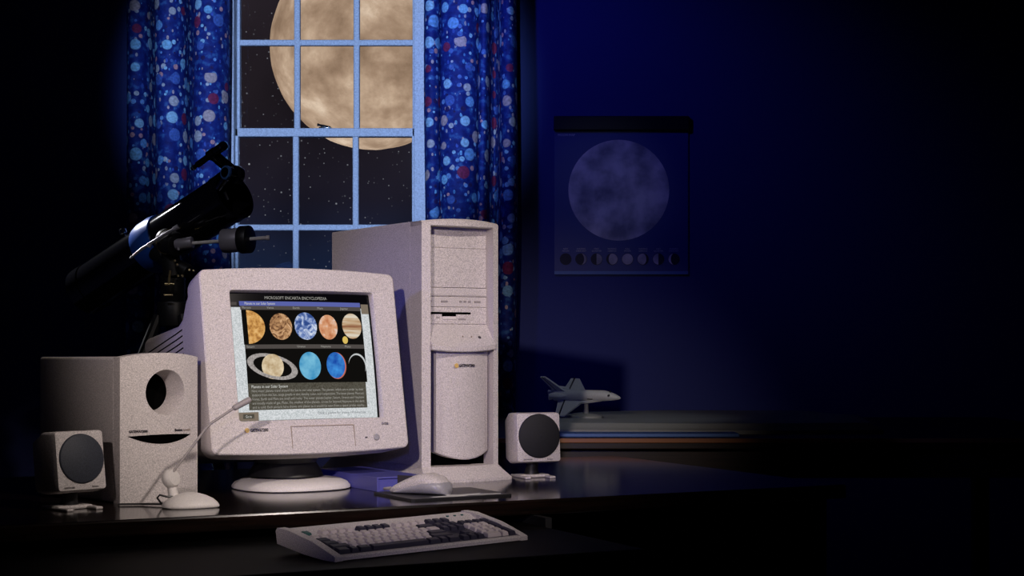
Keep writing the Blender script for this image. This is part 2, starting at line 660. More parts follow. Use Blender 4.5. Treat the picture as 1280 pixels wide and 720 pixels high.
# ================================================================== CURTAINS
def curtain(name, label, x0, x1, lobes, y, ztop, zbot, amp, seed, flip=1):
    """lobes: (fraction, depth) forward bulges separated by deep grooves, cloth measured along its length for the print"""
    rnd = random.Random(seed)
    base = []
    pos = 0
    tot = sum(l[0] for l in lobes)
    for (w, a, off) in lobes:
        n = 16
        for k in range(n):
            t = .5 - .5 * math.cos(PI * k / n)
            x = x0 + (x1 - x0) * (pos + w * t) / tot
            base.append((x, y + off - a * (max(0, math.sin(PI * t)) ** (.33 if w > 15 else .6))))
        pos += w
    base.append((x1, y + .0))
    bm = B()
    uvl = bm.loops.layers.uv.new('UVMap')
    NZ = 70
    arc = [0]
    for i in range(1, len(base)):
        arc.append(arc[-1] + math.hypot(base[i][0] - base[i - 1][0], base[i][1] - base[i - 1][1]))
    rows = []
    for j in range(NZ + 1):
        z = ztop + (zbot - ztop) * j / NZ
        row = []
        for i, (x, yy) in enumerate(base):
            s = (j / NZ)
            dx = .010 * math.sin(z * 3.1 + i * .06 + seed) * s
            dy = .012 * math.sin(z * 4.3 + i * .11 + seed * 2) * (.3 + s)
            row.append(bm.verts.new((x + dx, yy + dy, z)))
        rows.append(row)
    for j in range(NZ):
        for i in range(len(base) - 1):
            f = bm.faces.new((rows[j][i], rows[j + 1][i], rows[j + 1][i + 1], rows[j][i + 1]))
            za = ztop + (zbot - ztop) * j / NZ
            zb = ztop + (zbot - ztop) * (j + 1) / NZ
            for l, uv in zip(f.loops, ((arc[i], za), (arc[i], zb), (arc[i + 1], zb), (arc[i + 1], za))):
                l[uvl].uv = (uv[0] + seed * 1.37, uv[1])
    o = obj(name, bm, M['curtain'], None, 80)
    sm = o.modifiers.new('cloth_thickness', 'SOLIDIFY')
    sm.thickness = .003
    return tag(o, label, 'curtain', 'planet print curtains at the window')
curtain('curtain', 'dark blue curtain printed with planets, hanging left of the window behind the telescope',
        -1.41, -1.035, [(28, .09, .02), (10, -.07, .02), (40, .12, .01), (12, -.07, .02), (45, .12, .0)], 5.88, 2.64, .03, .05, 1)
curtain('curtain', 'bright blue curtain printed with planets, hanging right of the window behind the computer tower',
        -.318, .015, [(18, .08, .0), (44, .10, .01), (12, .07, .01), (13, -.07, .02), (19, .10, .01)], 5.88, 2.64, .03, .05, 4)
bm = B()
rod(bm, (-1.62, 5.88, 2.655), (.20, 5.88, 2.655), .011)
for x in (-1.62, .20):
    lathe(bm, [(.004, -.02), (.018, -.014), (.022, 0), (.018, .014), (.004, .02)], 16, T((x, 5.88, 2.655)) @ Matrix.Rotation(PI / 2, 4, 'Y'))
for x in (-1.5, .1):
    box(bm, (x - .01, 5.88, 2.645), (x + .01, 6.0, 2.665))
tag(obj('curtain_rod', bm, M['black_plastic'], None, True), 'dark round rod carrying the planet curtains above the window', 'curtain rod')

# ================================================================== POSTER
def poster():
    x0, x1, z0, z1 = .159, .66, 1.287, 1.835
    t = thing('moon_poster', 'dark blue poster of the moon with its phases, on the wall right of the window', 'poster', ((x0 + x1) / 2, YB - .004, z0))
    cx = (x0 + x1) / 2
    w = x1 - x0
    h = z1 - z0
    pm = principled('poster_navy', (.045, .07, .26), .5)
    bm = B()
    box(bm, (-w / 2, -.002, 0), (w / 2, .002, h))
    obj('sheet', bm, pm, t)
    bm = B()
    box(bm, (-w / 2, -.0026, .0), (w / 2, -.0021, .012))
    obj('border_strip', bm, principled('poster_pale_blue', (.10, .22, .5), .5), t)
    bm = B()
    box(bm, (-w / 2 - .003, -.016, h - .01), (w / 2 + .003, .002, h + .044), .004)
    obj('top_rail', bm, M['black_plastic'], t)
    mm = bpy.data.materials.new('printed_moon')
    mm.use_nodes = True
    nt = mm.node_tree
    b = nt.nodes['Principled BSDF']
    tc = nt.nodes.new('ShaderNodeTexCoord')
    n = nt.nodes.new('ShaderNodeTexNoise')
    n.inputs['Scale'].default_value = 9
    n.inputs['Detail'].default_value = 8
    r = nt.nodes.new('ShaderNodeValToRGB')
    r.color_ramp.elements[0].position = .38
    r.color_ramp.elements[0].color = (.24, .24, .30, 1)
    r.color_ramp.elements[1].position = .62
    r.color_ramp.elements[1].color = (.80, .74, .74, 1)
    nt.links.new(tc.outputs['Object'], n.inputs['Vector'])
    nt.links.new(n.outputs[0], r.inputs[0])
    nt.links.new(r.outputs[0], b.inputs['Base Color'])
    b.inputs['Roughness'].default_value = .6
    def disc(bm, x, z, r, y, a0=0, a1=360, n=48):
        c = bm.verts.new((x, y, z))
        vs_ = [bm.verts.new((x + r * math.cos(R(a0 + (a1 - a0) * k / n)), y, z + r * math.sin(R(a0 + (a1 - a0) * k / n)))) for k in range(n + 1)]
        for k in range(n):
            bm.faces.new((c, vs_[k], vs_[k + 1]))
    bm = B()
    mx, mz = .40 - cx, wz(238) - z0
    disc(bm, mx, mz, .189, -.0030)
    obj('printed_moon', bm, mm, t)
    names = ['NEW\nMOON', 'WAXING\nCRESCENT', 'FIRST\nQUARTER', 'WAXING\nGIBBOUS', 'FULL\nMOON', 'WANING\nGIBBOUS', 'LAST\nQUARTER', 'WANING\nCRESCENT']
    ph = principled('phase_dark', (.012, .014, .04), .6)
    for k, nm in enumerate(names):
        x = (707 + 19.3 * k - 640) * .003 - cx
        z = wz(324) - z0
        bm = B()
        disc(bm, x, z, .022, -.0030)
        q = obj('moon_phase', bm, ph, t)
        bm = B()
        # lit part between limb and terminator
        s = [None, .55, 0, -.6, -1, -.6, 0, .55][k]
        if s is not None:
            sg = 1 if k <= 4 else -1
            top = []
            n = 20
            A = [Vector((x + sg * .0205 * math.sin(PI * i / n), -.0036, z + .0205 * math.cos(PI * i / n))) for i in range(n + 1)]
            Bq = [Vector((x + sg * s * .0205 * math.sin(PI * i / n), -.0036, z + .0205 * math.cos(PI * i / n))) for i in range(n + 1)]
            va = [bm.verts.new(p) for p in A]
            vb = [bm.verts.new(p) for p in Bq]
            for i in range(n):
                try:
                    bm.faces.new((va[i], va[i + 1], vb[i + 1], vb[i]))
                except ValueError:
                    pass
            obj('lit_part', bm, mm, q)
        text('phase_caption', nm, .008, T((x, -.0030, z + .036)) @ FRONT, M['paper'], t, 'CENTER', .0001)
    text('title', 'MOON MAP', .012, T((-w / 2 + .012, -.0030, h - .030)) @ FRONT, M['paper'], t, 'LEFT', .0001)
poster()

# ================================================================== DESK
E0 = Vector((-.519, 2.66, 0))
DA = R(26.4)
desk = thing('computer_desk', 'dark glossy wooden desk carrying the computer, with a sliding keyboard shelf', 'desk', (E0.x, E0.y, 0), DA)
bm = B(); box(bm, (-.85, 0, DESK - .028), (1.34, .95, DESK), .004)
obj('desk_top', bm, M['desk'], desk)
bm = B(); box(bm, (-.83, .04, 0), (-.80, .92, DESK - .028)); obj('side_panel', bm, M['desk'], desk)
bm = B(); box(bm, (1.29, .04, 0), (1.32, .92, DESK - .028)); obj('side_panel', bm, M['desk'], desk)
bm = B(); box(bm, (-.80, .86, .25), (1.29, .88, DESK - .028)); obj('back_panel', bm, M['desk'], desk)
bm = B(); box(bm, (-.36, -.40, .684), (.62, .30, .696), .003)
obj('keyboard_shelf', bm, M['tray'], desk)
for xr in (-.375, .622):
    bm = B(); box(bm, (xr, -.05, .680), (xr + .013, .50, .7115))
    obj('shelf_runner', bm, M['rod'], desk)

# ================================================================== MONITOR
def monitor():
    th = R(33)
    al = R(-11)
    root = thing('crt_monitor', 'beige tube computer monitor showing nine planets, standing at the centre of the desk', 'monitor',
                 (-.450, 3.18, DESK), th)
    H = T((0, -.13, .081)) @ Matrix.Rotation(al, 4, 'X')
    W, HH = .418, .352
    cz = HH / 2
    ow, oh = .300, .248      # opening
    ocx, ocz = .004, .187
    bm = B()
    rings = [rrect(W - .020, HH - .016, .036, .085, 0, cz, bow=0, zbow=.004),
             rrect(W, HH, .030, .060, 0, cz, bow=.0, zbow=.007),
             rrect(W, HH, .014, .008, 0, cz, bow=.005, zbow=.007),
             rrect(W - .002, HH - .001, .012, .002, 0, cz, bow=.006, zbow=.007),
             rrect(W - .007, HH - .005, .010, .0, 0, cz, bow=.006, zbow=.007),
             rrect(ow + .008, oh + .006, .006, .0, ocx, ocz, bow=.005),
             rrect(ow + .004, oh + .003, .005, .003, ocx, ocz, bow=.003),
             rrect(ow, oh, .004, .030, ocx, ocz, bow=.0)]
    loft(bm, rings, False, False, mtx=H)
    obj('bezel', bm, M['plastic'], root, 30)
    # back housing
    bm = B()
    prof = [(.080, .400, .322, .174), (.110, .390, .304, .172), (.150, .376, .275, .160), (.200, .366, .262, .156),
            (.42, .334, .272, .168), (.43, .324, .262, .168)]
    loft(bm, [rrect(w, h, .02, y, 0, c) for y, w, h, c in prof], True, True, mtx=H)
    obj('rear_housing', bm, M['plastic'], root, 30)
    for sx in (-1, 1):
        bm = B()
        for k in range(19):
            z = .050 + k * .0120
            for (ya, xa), (yb, xb) in (((.155, .3755 / 2), (.200, .1831)), ((.200, .1831), (.415, .1673))):
                loft(bm, [[Vector((sx * (x - .002), y, z)), Vector((sx * (x + .0004), y, z)), Vector((sx * (x + .0004), y, z + .0028)), Vector((sx * (x - .002), y, z + .0028))] for x, y in ((xa, ya), (xb, yb))], mtx=H)
        obj('vent_slots', bm, M['void'], root)
    # control door outline, button, light
    bm = B()
    y = -.0065
    def strip(x0, z0, x1, z1, yy=y):
        box(bm, (x0, yy, z0), (x1, yy + .0015, z1), 0, mtx=H)
    dx0, dx1, dzt = -.048, .086, .047
    for k in range(8):
        a = dx0 + (dx1 - dx0) * k / 8
        b_ = dx0 + (dx1 - dx0) * (k + 1) / 8
        f = .006 * (1 - ((a + b_) / 2 / .19) ** 2)
        box(bm, (a, -f - .0006, dzt), (b_, -f + .001, dzt + .0014), mtx=H)
    for x in (dx0, dx1):
        f = .006 * (1 - (x / .19) ** 2)
        box(bm, (x, -f - .0006, .006), (x + .0012, -f + .001, dzt), mtx=H)
    obj('control_door_seam', bm, M['tan'], root)
    bm = B()
    lathe(bm, [(.0065, 0), (.0065, .003), (.005, .0042)], 20, H @ T((.135, -.0015, .022)) @ Matrix.Rotation(PI / 2, 4, 'X'))
    obj('power_button', bm, M['mouse_grey'], root, True)
    bm = B()
    box(bm, (.110, -.0058, .021), (.114, -.003, .023), mtx=H)
    obj('power_light', bm, M['ink'], root)
    def front(x, z):
        f = .006 * (1 - (x / .19) ** 2)
        return H @ T((x, -f - .0004, z)) @ FRONT
    text('brand_lettering', 'GATEWAY2000', .0085, front(-.130, .040), M['ink'], root, width=.036, bold=.0003)
    bm = B()
    lathe(bm, [(.0045, 0), (.0045, .0006)], 20, front(-.137, .043))
    obj('brand_emblem', bm, M['gold'], root)
    text('model_lettering', 'EV700', .007, front(.150, .046), M['ink'], root, width=.014)
    # glass
    BUL = .008
    def S(u, v, lay=0.0):
        f = (1 - (2 * u - 1) ** 2) * .5 + (1 - (2 * v - 1) ** 2) * .5
        return H @ Vector((ocx - ow / 2 + ow * u, .0125 - BUL * f - lay * .0005, ocz + oh / 2 - oh * v))
    bm = B()
    n = 16
    g = [[bm.verts.new(S(i / n, j / n)) for i in range(n + 1)] for j in range(n + 1)]
    for j in range(n):
        for i in range(n):
            bm.faces.new((g[j][i], g[j][i + 1], g[j + 1][i + 1], g[j + 1][i]))
    scr_m = principled('screen_black', (.003, .003, .004), .12, spec=.15)
    scr = obj('screen', bm, scr_m, root, True)
    def rect(bm, u0, v0, u1, v1, lay, mi=0):
        nx = max(1, int((u1 - u0) * 16))
        ny = max(1, int((v1 - v0) * 16))
        gg = [[bm.verts.new(S(u0 + (u1 - u0) * i / nx, v0 + (v1 - v0) * j / ny, lay)) for i in range(nx + 1)] for j in range(ny + 1)]
        for j in range(ny):
            for i in range(nx):
                f = bm.faces.new((gg[j][i], gg[j][i + 1], gg[j + 1][i + 1], gg[j + 1][i]))
                f.material_index = mi
    def ell(bm, u, v, a, b_, lay, mi=0, t0=0, t1=360, rot=0, inner=None, cut=None):
        """ellipse with radii in metres; inner: fraction for a ring"""
        n = 40
        ks = [0.0 if inner is None else inner, .5 if inner is None else (1 + inner) / 2, 1.0]
        grid = []
        for s in ks:
            row = []
            for k in range(n + 1):
                t = R(t0 + (t1 - t0) * k / n)
                x, z = a * s * math.cos(t), b_ * s * math.sin(t)
                if cut is not None:
                    x = max(x, cut)
                c_, s_ = math.cos(R(rot)), math.sin(R(rot))
                x, z = x * c_ - z * s_, x * s_ + z * c_
                row.append(bm.verts.new(S(u + x / ow, v - z / oh, lay)))
            grid.append(row)
        for j in range(2):
            for k in range(n):
                try:
                    f = bm.faces.new((grid[j][k], grid[j][k + 1], grid[j + 1][k + 1], grid[j + 1][k]))
                    f.material_index = mi
                except ValueError:
                    pass
    # page furniture
    pale = emis('page_pale', (.62, .68, .74), .95, dict(scale=420, detail=2, stops=[(.35, (.48, .52, .53)), (.65, (.78, .80, .82))]))
    bar = emis('page_blue_bar', (.10, .12, .38), 1)
    grey = emis('page_grey', (.075, .065, .06), 1)
    blk = emis('page_black', (.005, .0045, .004), 1)
    olive = emis('page_olive', (.080, .072, .055), 1, dict(scale=420, detail=2, stops=[(.35, (.055, .048, .035)), (.65, (.105, .098, .078))]))
    brown = emis('page_brown', (.20, .16, .12), 1)
    bm = B()
    rect(bm, 0, .115, .075, 1, 1, 0)
    rect(bm, .925, .115, .985, 1, 1, 0)
    rect(bm, .075, .92, .925, 1, 1, 0)
    rect(bm, .062, .068, .925, .104, 2, 1)
    rect(bm, .066, .104, .925, .136, 2, 2)
    rect(bm, .070, .136, .925, .412, 2, 3)
    rect(bm, .075, .412, .925, .445, 2, 2)
    rect(bm, .075, .445, .925, .715, 2, 3)
    rect(bm, .075, .715, .912, .92, 2, 4)
    rect(bm, .912, .715, .925, .92, 1, 0)
    rect(bm, 0, .075, .045, .100, 1, 2)
    rect(bm, 0, .935, .135, 1, 2, 5)
    rect(bm, .03, .95, .105, .985, 3, 4)
    rect(bm, .93, .08, .985, .16, 2, 5)
    obj('encyclopedia_page', bm, [pale, bar, grey, blk, olive, brown], scr)
    C1 = .275
    cx0 = .0004105
    def uvof(x, y):
        xl = 245 + (y - 165) * .078
        xr = 975 + (y - 180) * .05
        return (x - xl) / (xr - xl), (y - 168) / 655
    merc = emis('planet_amber', (.7, .35, .1), 1, dict(scale=120, stops=[(.3, (.30, .12, .03)), (.5, (.62, .32, .09)), (.7, (.80, .50, .20))]))
    venus = emis('planet_brown', (.5, .3, .15), 1, dict(scale=55, dist=2.5, stops=[(.35, (.12, .05, .025)), (.5, (.48, .26, .12)), (.7, (.75, .50, .30))]))
    earth = emis('planet_earth', (.2, .3, .6), 1, dict(scale=75, detail=5, dist=1.2, stops=[(.4, (.03, .07, .25)), (.52, (.16, .24, .50)), (.66, (.72, .78, .88))]))
    mars = emis('planet_red', (.6, .3, .2), 1, dict(scale=60, detail=4, stops=[(.35, (.50, .17, .07)), (.55, (.70, .36, .20)), (.7, (.78, .70, .66))]))
    jup = emis('planet_banded', (.5, .4, .3), 1, dict(scale=24, detail=3, stretch=(.35, .35, 5), stops=[(.38, (.28, .12, .06)), (.5, (.52, .35, .20)), (.64, (.70, .62, .50))]))
    io = emis('small_yellow_moon', (.7, .5, .12), 1)
    sat = emis('planet_sand', (.6, .5, .3), 1, dict(scale=90, stops=[(.3, (.45, .32, .17)), (.7, (.78, .66, .46))]))
    ring = emis('planet_ring', (.36, .32, .30), 1, dict(scale=300, stops=[(.3, (.22, .20, .19)), (.7, (.48, .44, .42))]))
    ura = emis('planet_cyan', (.1, .4, .6), 1, dict(scale=40, stops=[(.3, (.04, .26, .50)), (.7, (.22, .56, .74))]))
    nep = emis('planet_blue', (.03, .2, .6), 1, dict(scale=50, stops=[(.3, (.01, .06, .36)), (.7, (.06, .32, .78))]))
    redl = emis('red_limb', (.50, .14, .10), 1)
    whl = emis('white_crescent', (.55, .57, .58), 1)
    a_, b__ = .0235, .0262
    bm = B()
    mats = [merc, venus, earth, mars, jup, io, sat, ring, ura, nep, redl, whl, blk]
    u, v = uvof(333, 347); ell(bm, u, v, .0355, .0330, 4, 0, -90, 90)
    u, v = uvof(498, 345); ell(bm, u, v, a_, b__, 4, 1)
    u, v = uvof(625, 342); ell(bm, u, v, a_ * 1.02, b__ * 1.04, 4, 2)
    u, v = uvof(743, 347); ell(bm, u, v, a_ * .86, b__ * .95, 4, 3)
    u, v = uvof(870, 340); ell(bm, u, v, a_ * .92, b__ * .98, 4, 4)
    u, v = uvof(830, 415); ell(bm, u, v, .006, .0075, 5, 5)
    us, vs_ = uvof(455, 552)
    ell(bm, us, vs_, .0525, .0235, 4, 7, 0, 360, -14, .76)
    ell(bm, us, vs_, a_ * .96, b__ * .93, 5, 6)
    ell(bm, us, vs_, .0525, .0235, 6, 7, 200, 340, -14, .76)
    u, v = uvof(643, 550); ell(bm, u, v, a_ * .98, b__ * 1.04, 4, 8)
    u, v = uvof(781, 550); ell(bm, u, v, a_ * .90, b__ * 1.01, 4, 10)
    u, v = uvof(776, 548); ell(bm, u, v, a_ * .86, b__ * .98, 5, 9)
    u, v = uvof(892, 548); ell(bm, u, v, a_ * .84, b__ * .90, 4, 11)
    u, v = uvof(889, 558); ell(bm, u, v, a_ * .81, b__ * .92, 5, 12)
    obj('planet_pictures', bm, mats, scr)
    # wording on the page
    def wmap(u0, v0, lay):
        def f(co):
            p = S(u0 + co.x / ow, v0 - co.y / oh, lay + 1)
            return p
        return f
    tw = emis('page_text', (.34, .33, .30), 1)
    tb = emis('page_text_bright', (.62, .62, .58), 1)
    td = emis('page_text_dark', (.12, .13, .15), 1)
    jobs = [('MICROSOFT ENCARTA ENCYCLOPEDIA', .235, .052, .0085, .132, tw),
            ('Planets in our Solar System', .095, .096, .007, .062, tb),
            ('Mercury', .075, .128, .006, .018, tw), ('Venus', .245, .128, .006, .014, tw), ('Earth', .425, .128, .006, .014, tw),
            ('Mars', .60, .128, .006, .012, tw), ('Jupiter', .77, .128, .006, .018, tw),
            ('Saturn', .082, .437, .006, .016, tw), ('Uranus', .43, .437, .006, .017, tw), ('Neptune', .60, .437, .006, .021, tw), ('Pluto', .775, .437, .006, .013, tw),
            ('Planets in our Solar System', .095, .752, .0082, .074, tb)]
    for s, u0, v0, sz, wd, mt in jobs:
        text('page_wording', s, sz, None, mt, scr, extrude=0, width=wd, warp=wmap(u0, v0, 4))
    para = ['Nine major planets travel around the Sun in our solar system. The planets, which are in order by their',
            'distance from the Sun, range greatly in size, density, color, and composition. The inner planets Mercury',
            'Venus, Earth and Mars are small and rocky. The outer planets Jupiter, Saturn, Uranus and Neptune',
            'are mostly made of gas. Pluto, the smallest of the planets, circles far beyond Neptune in the dark',
            'and is cold. Each picture here shows one planet as it would be seen from a space probe nearby.']
    for k, s in enumerate(para):
        text('page_wording', s, .0068, None, tw, scr, extrude=0, width=.238, warp=wmap(.095, .783 + k * .0315, 4))
    text('page_wording', 'Go to', .007, None, tb, scr, extrude=0, width=.012, warp=wmap(.045, .978, 5))
    text('page_wording', 'Click a planet for more information', .0068, None, td, scr, extrude=0, width=.105, warp=wmap(.54, .965, 4))
    # neck and pedestal
    bm = B()
    lathe(bm, [(.075, .026), (.070, .036), (.060, .052), (.072, .072), (.086, .088)], 40, T((0, 0, 0)))
    obj('neck', bm, M['black_plastic'], root, True)
    bm = B()
    n = 56
    def pr(s, z, fwd=0):
        out = []
        for k in range(n):
            t = 2 * PI * k / n
            x, y_ = math.cos(t), math.sin(t)
            x = math.copysign(abs(x) ** .8, x)
            y_ = math.copysign(abs(y_) ** .8, y_)
            out.append(Vector((x * .112 * s + .012, y_ * .110 * s, z)))
        return out
    loft(bm, [pr(.97, 0), pr(1, .002), pr(1, .006), pr(.95, .013), pr(.84, .019), pr(.5, .024), pr(.3, .025)])
    obj('pedestal', bm, M['white_plastic'], root, 50)
monitor()

# ================================================================== TOWER
def tower():
    root = thing('computer_tower', 'tall beige computer tower with arched front, standing behind the monitor', 'computer tower', (-.108, 3.349, DESK), R(32))
    W, TOP = .185, .545
    hw = W / 2
    def bow(x):
        return .012 * (1 - min(1, (x / hw) ** 2))
    bm = B(); box(bm, (-hw + .001, .05, .030), (hw - .001, .43, TOP - .003), .003, 2)
    obj('side_case', bm, M['plastic'], root)
    # front surround: outer ring with two openings stacked, built from bowed strips
    bm = B()
    N_ = 16
    OXL, OXR = -.0735, .0785
    def slab(x0, x1, z0, z1, y1, zt=0.0, nn=None, y0f=None):
        """bowed block between x0..x1 and z0..z1; front follows the bow, back at y1; zt arches the top"""
        nn = nn or max(2, int((x1 - x0) / .012))
        rings = []
        for i in range(nn + 1):
            x = x0 + (x1 - x0) * i / nn
            f = 1 - min(1, (x / hw) ** 2)
            yf = -bow(x) if y0f is None else y0f(x)
            zz = z1 + zt * f
            rings.append([Vector((x, y1, z0)), Vector((x, yf + .0015, z0)), Vector((x, yf, z0 + .0015)), Vector((x, yf, zz - .004)), Vector((x, yf + .004, zz)), Vector((x, y1, zz))])
        loft(bm, rings)
    slab(-hw, OXL, .022, TOP - .004, .05)
    slab(OXR, hw, .022, TOP - .004, .05)
    slab(-hw, hw, .531, TOP - .004, .05, .006, 16)
    slab(-hw + .002, hw - .002, .018, .030, .05, 0, 16)
    obj('front_frame', bm, M['plastic'], root, 30)
    # bays
    RY = .026
    bays = [(.488, .531, 'drive_bay_cover'), (.4050, .488, 'drive_bay_cover')]
    for z0, z1, nm in bays:
        bm = B(); box(bm, (OXL, RY, z0), (OXR, .052, z1 - .0003), .0010)
        obj(nm, bm, M['plastic'], root)
    U = lambda u: OXL + (OXR - OXL) * u
    bm = B()
    box(bm, (U(0), RY - .003, .386), (U(1), .052, .404), .0015)
    box(bm, (U(0), RY - .001, .364), (U(1), .052, .3855), .0012)
    cdv = obj('disc_drive', bm, M['plastic'], root)
    bm = B()
    box(bm, (U(.02), RY - .0034, .3875), (U(.97), RY - .0028, .3885))
    for u, w in ((.07, .05), (.27, .10), (.56, .04), (.63, .04), (.70, .04), (.80, .10)):
        box(bm, (U(u), RY - .003, .3735), (U(u + w), RY - .0005, .3775), .0005)
    obj('drive_buttons', bm, M['plastic_dark'], cdv)
    bm = B()
    box(bm, (U(0), RY - .002, .328), (U(1), .052, .3635), .0012)
    fl = obj('floppy_drive', bm, M['plastic'], root)
    bm = B()
    box(bm, (U(.09), RY - .0030, .3485), (U(.74), RY - .001, .3530), .0008)
    box(bm, (U(.28), RY - .0032, .3440), (U(.50), RY - .001, .3490), .0005)
    obj('disk_slot', bm, M['void'], fl)
    bm = B()
    box(bm, (U(.29), RY - .0045, .338), (U(.50), RY - .001, .3440), .0006)
    obj('eject_flap', bm, M['white_plastic'], fl)
    bm = B()
    box(bm, (U(.19), RY - .003, .340), (U(.24), RY - .0018, .3425))
    obj('drive_light', bm, M['plastic_dark'], fl)
    bm = B()
    box(bm, (U(.54), RY - .003, .3365), (U(.66), RY - .0018, .3400))
    obj('eject_mark', bm, M['plastic_dark'], fl)
    # slanted ledge
    bm = B()
    rings = []
    for i in range(17):
        x = OXL - .001 + (OXR - OXL + .002) * i / 16
        yf = -bow(x) - .008
        q = -.007 * bow(x) / .012
        rings.append([Vector((x, .05, .276 + q)), Vector((x, yf + .002, .276 + q)), Vector((x, yf, .278 + q)), Vector((x, yf, .287 + q)), Vector((x, yf + .003, .290 + q)), Vector((x, RY - .001, .3275)), Vector((x, .05, .3275))])
    loft(bm, rings)
    lg = obj('control_ledge', bm, M['plastic'], root, 30)
    sl = math.atan2(.3275 - .290, RY - (-.012))
    for u, r_, m_ in ((.52, .0016, 'tan'), (.66, .0016, 'tan'), (.79, .0036, 'ink')):
        x = U(u)
        y_ = .0
        z_ = .283 + (.3275 - .283) * ((y_ + bow(x) + .005) / (RY + bow(x) + .004)) + .0006
        bm = B()
        lathe(bm, [(r_, -.001), (r_, .0012), (r_ * .7, .0018)], 16, T((x, y_, z_)) @ Matrix.Rotation(sl, 4, 'X'))
        obj('power_button' if m_ == 'ink' else 'indicator_light', bm, M[m_], lg)
    # dark cavity behind the lower door
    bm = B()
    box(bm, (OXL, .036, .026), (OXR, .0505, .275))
    obj('door_recess', bm, M['void'], root)
    # lower door, bowed in plan with a curved foot
    bm = B()
    dl, dr = OXL + .022, OXR - .005
    rings = []
    for i in range(17):
        x = dl + (dr - dl) * i / 16
        t = (x - (dl + dr) / 2) / ((dr - dl) / 2)
        yf = .012 - .018 * (1 - t * t)
        zb = .060 - .016 * (1 - t * t)
        zt = .2755 - .007 * (1 - t * t)
        rings.append([Vector((x, .036, zb)), Vector((x, yf + .002, zb)), Vector((x, yf, zb + .003)), Vector((x, yf, zt)), Vector((x, .036, zt))])
    loft(bm, rings)
    dr_ = obj('lower_door', bm, M['plastic'], root, 30)
    text('brand_lettering', 'GATEWAY2000', .0085, T((-.007, -.0068, .238)) @ FRONT, M['ink'], dr_, width=.038, bold=.0003)
    bm = B()
    lathe(bm, [(.0048, 0), (.0048, .0006)], 20, T((-.013, -.0062, .241)) @ FRONT)
    obj('brand_emblem', bm, M['gold'], dr_)
    # lower sill fillets and foot
    bm = B()
    def fr(x0, x1, y0, y1, z, b=0):
        out = []
        for i in range(13):
            x = x0 + (x1 - x0) * i / 12
            out.append(Vector((x, y0 - b * (1 - ((x - (x0 + x1) / 2) / ((x1 - x0) / 2)) ** 2), z)))
        for i in range(13):
            x = x1 - (x1 - x0) * i / 12
            out.append(Vector((x, y1, z)))
        return out
    loft(bm, [fr(-.108, .108, -.030, .44, 0, .012), fr(-.108, .108, -.030, .44, .006, .012), fr(-.096, .096, -.012, .43, .022, .012), fr(-.092, .092, .000, .425, .031, .010)])
    obj('foot', bm, M['plastic'], root, 30)
tower()

# ================================================================== SUBWOOFER
def plate_hole(bm, outline, hole, fn, rings=6, mi=0):
    """surface between a hole loop and an outline loop of equal count; fn gives depth at x, z"""
    n = len(outline)
    rr = []
    for j in range(rings + 1):
        t = j / rings
        rr.append([Vector((hole[i][0] * (1 - t) + outline[i][0] * t, 0, hole[i][1] * (1 - t) + outline[i][1] * t)) for i in range(n)])
    for r_ in rr:
        for p in r_:
            p.y = fn(p.x, p.z)
    loft(bm, rr, False, False, mi=mi)
    return rr

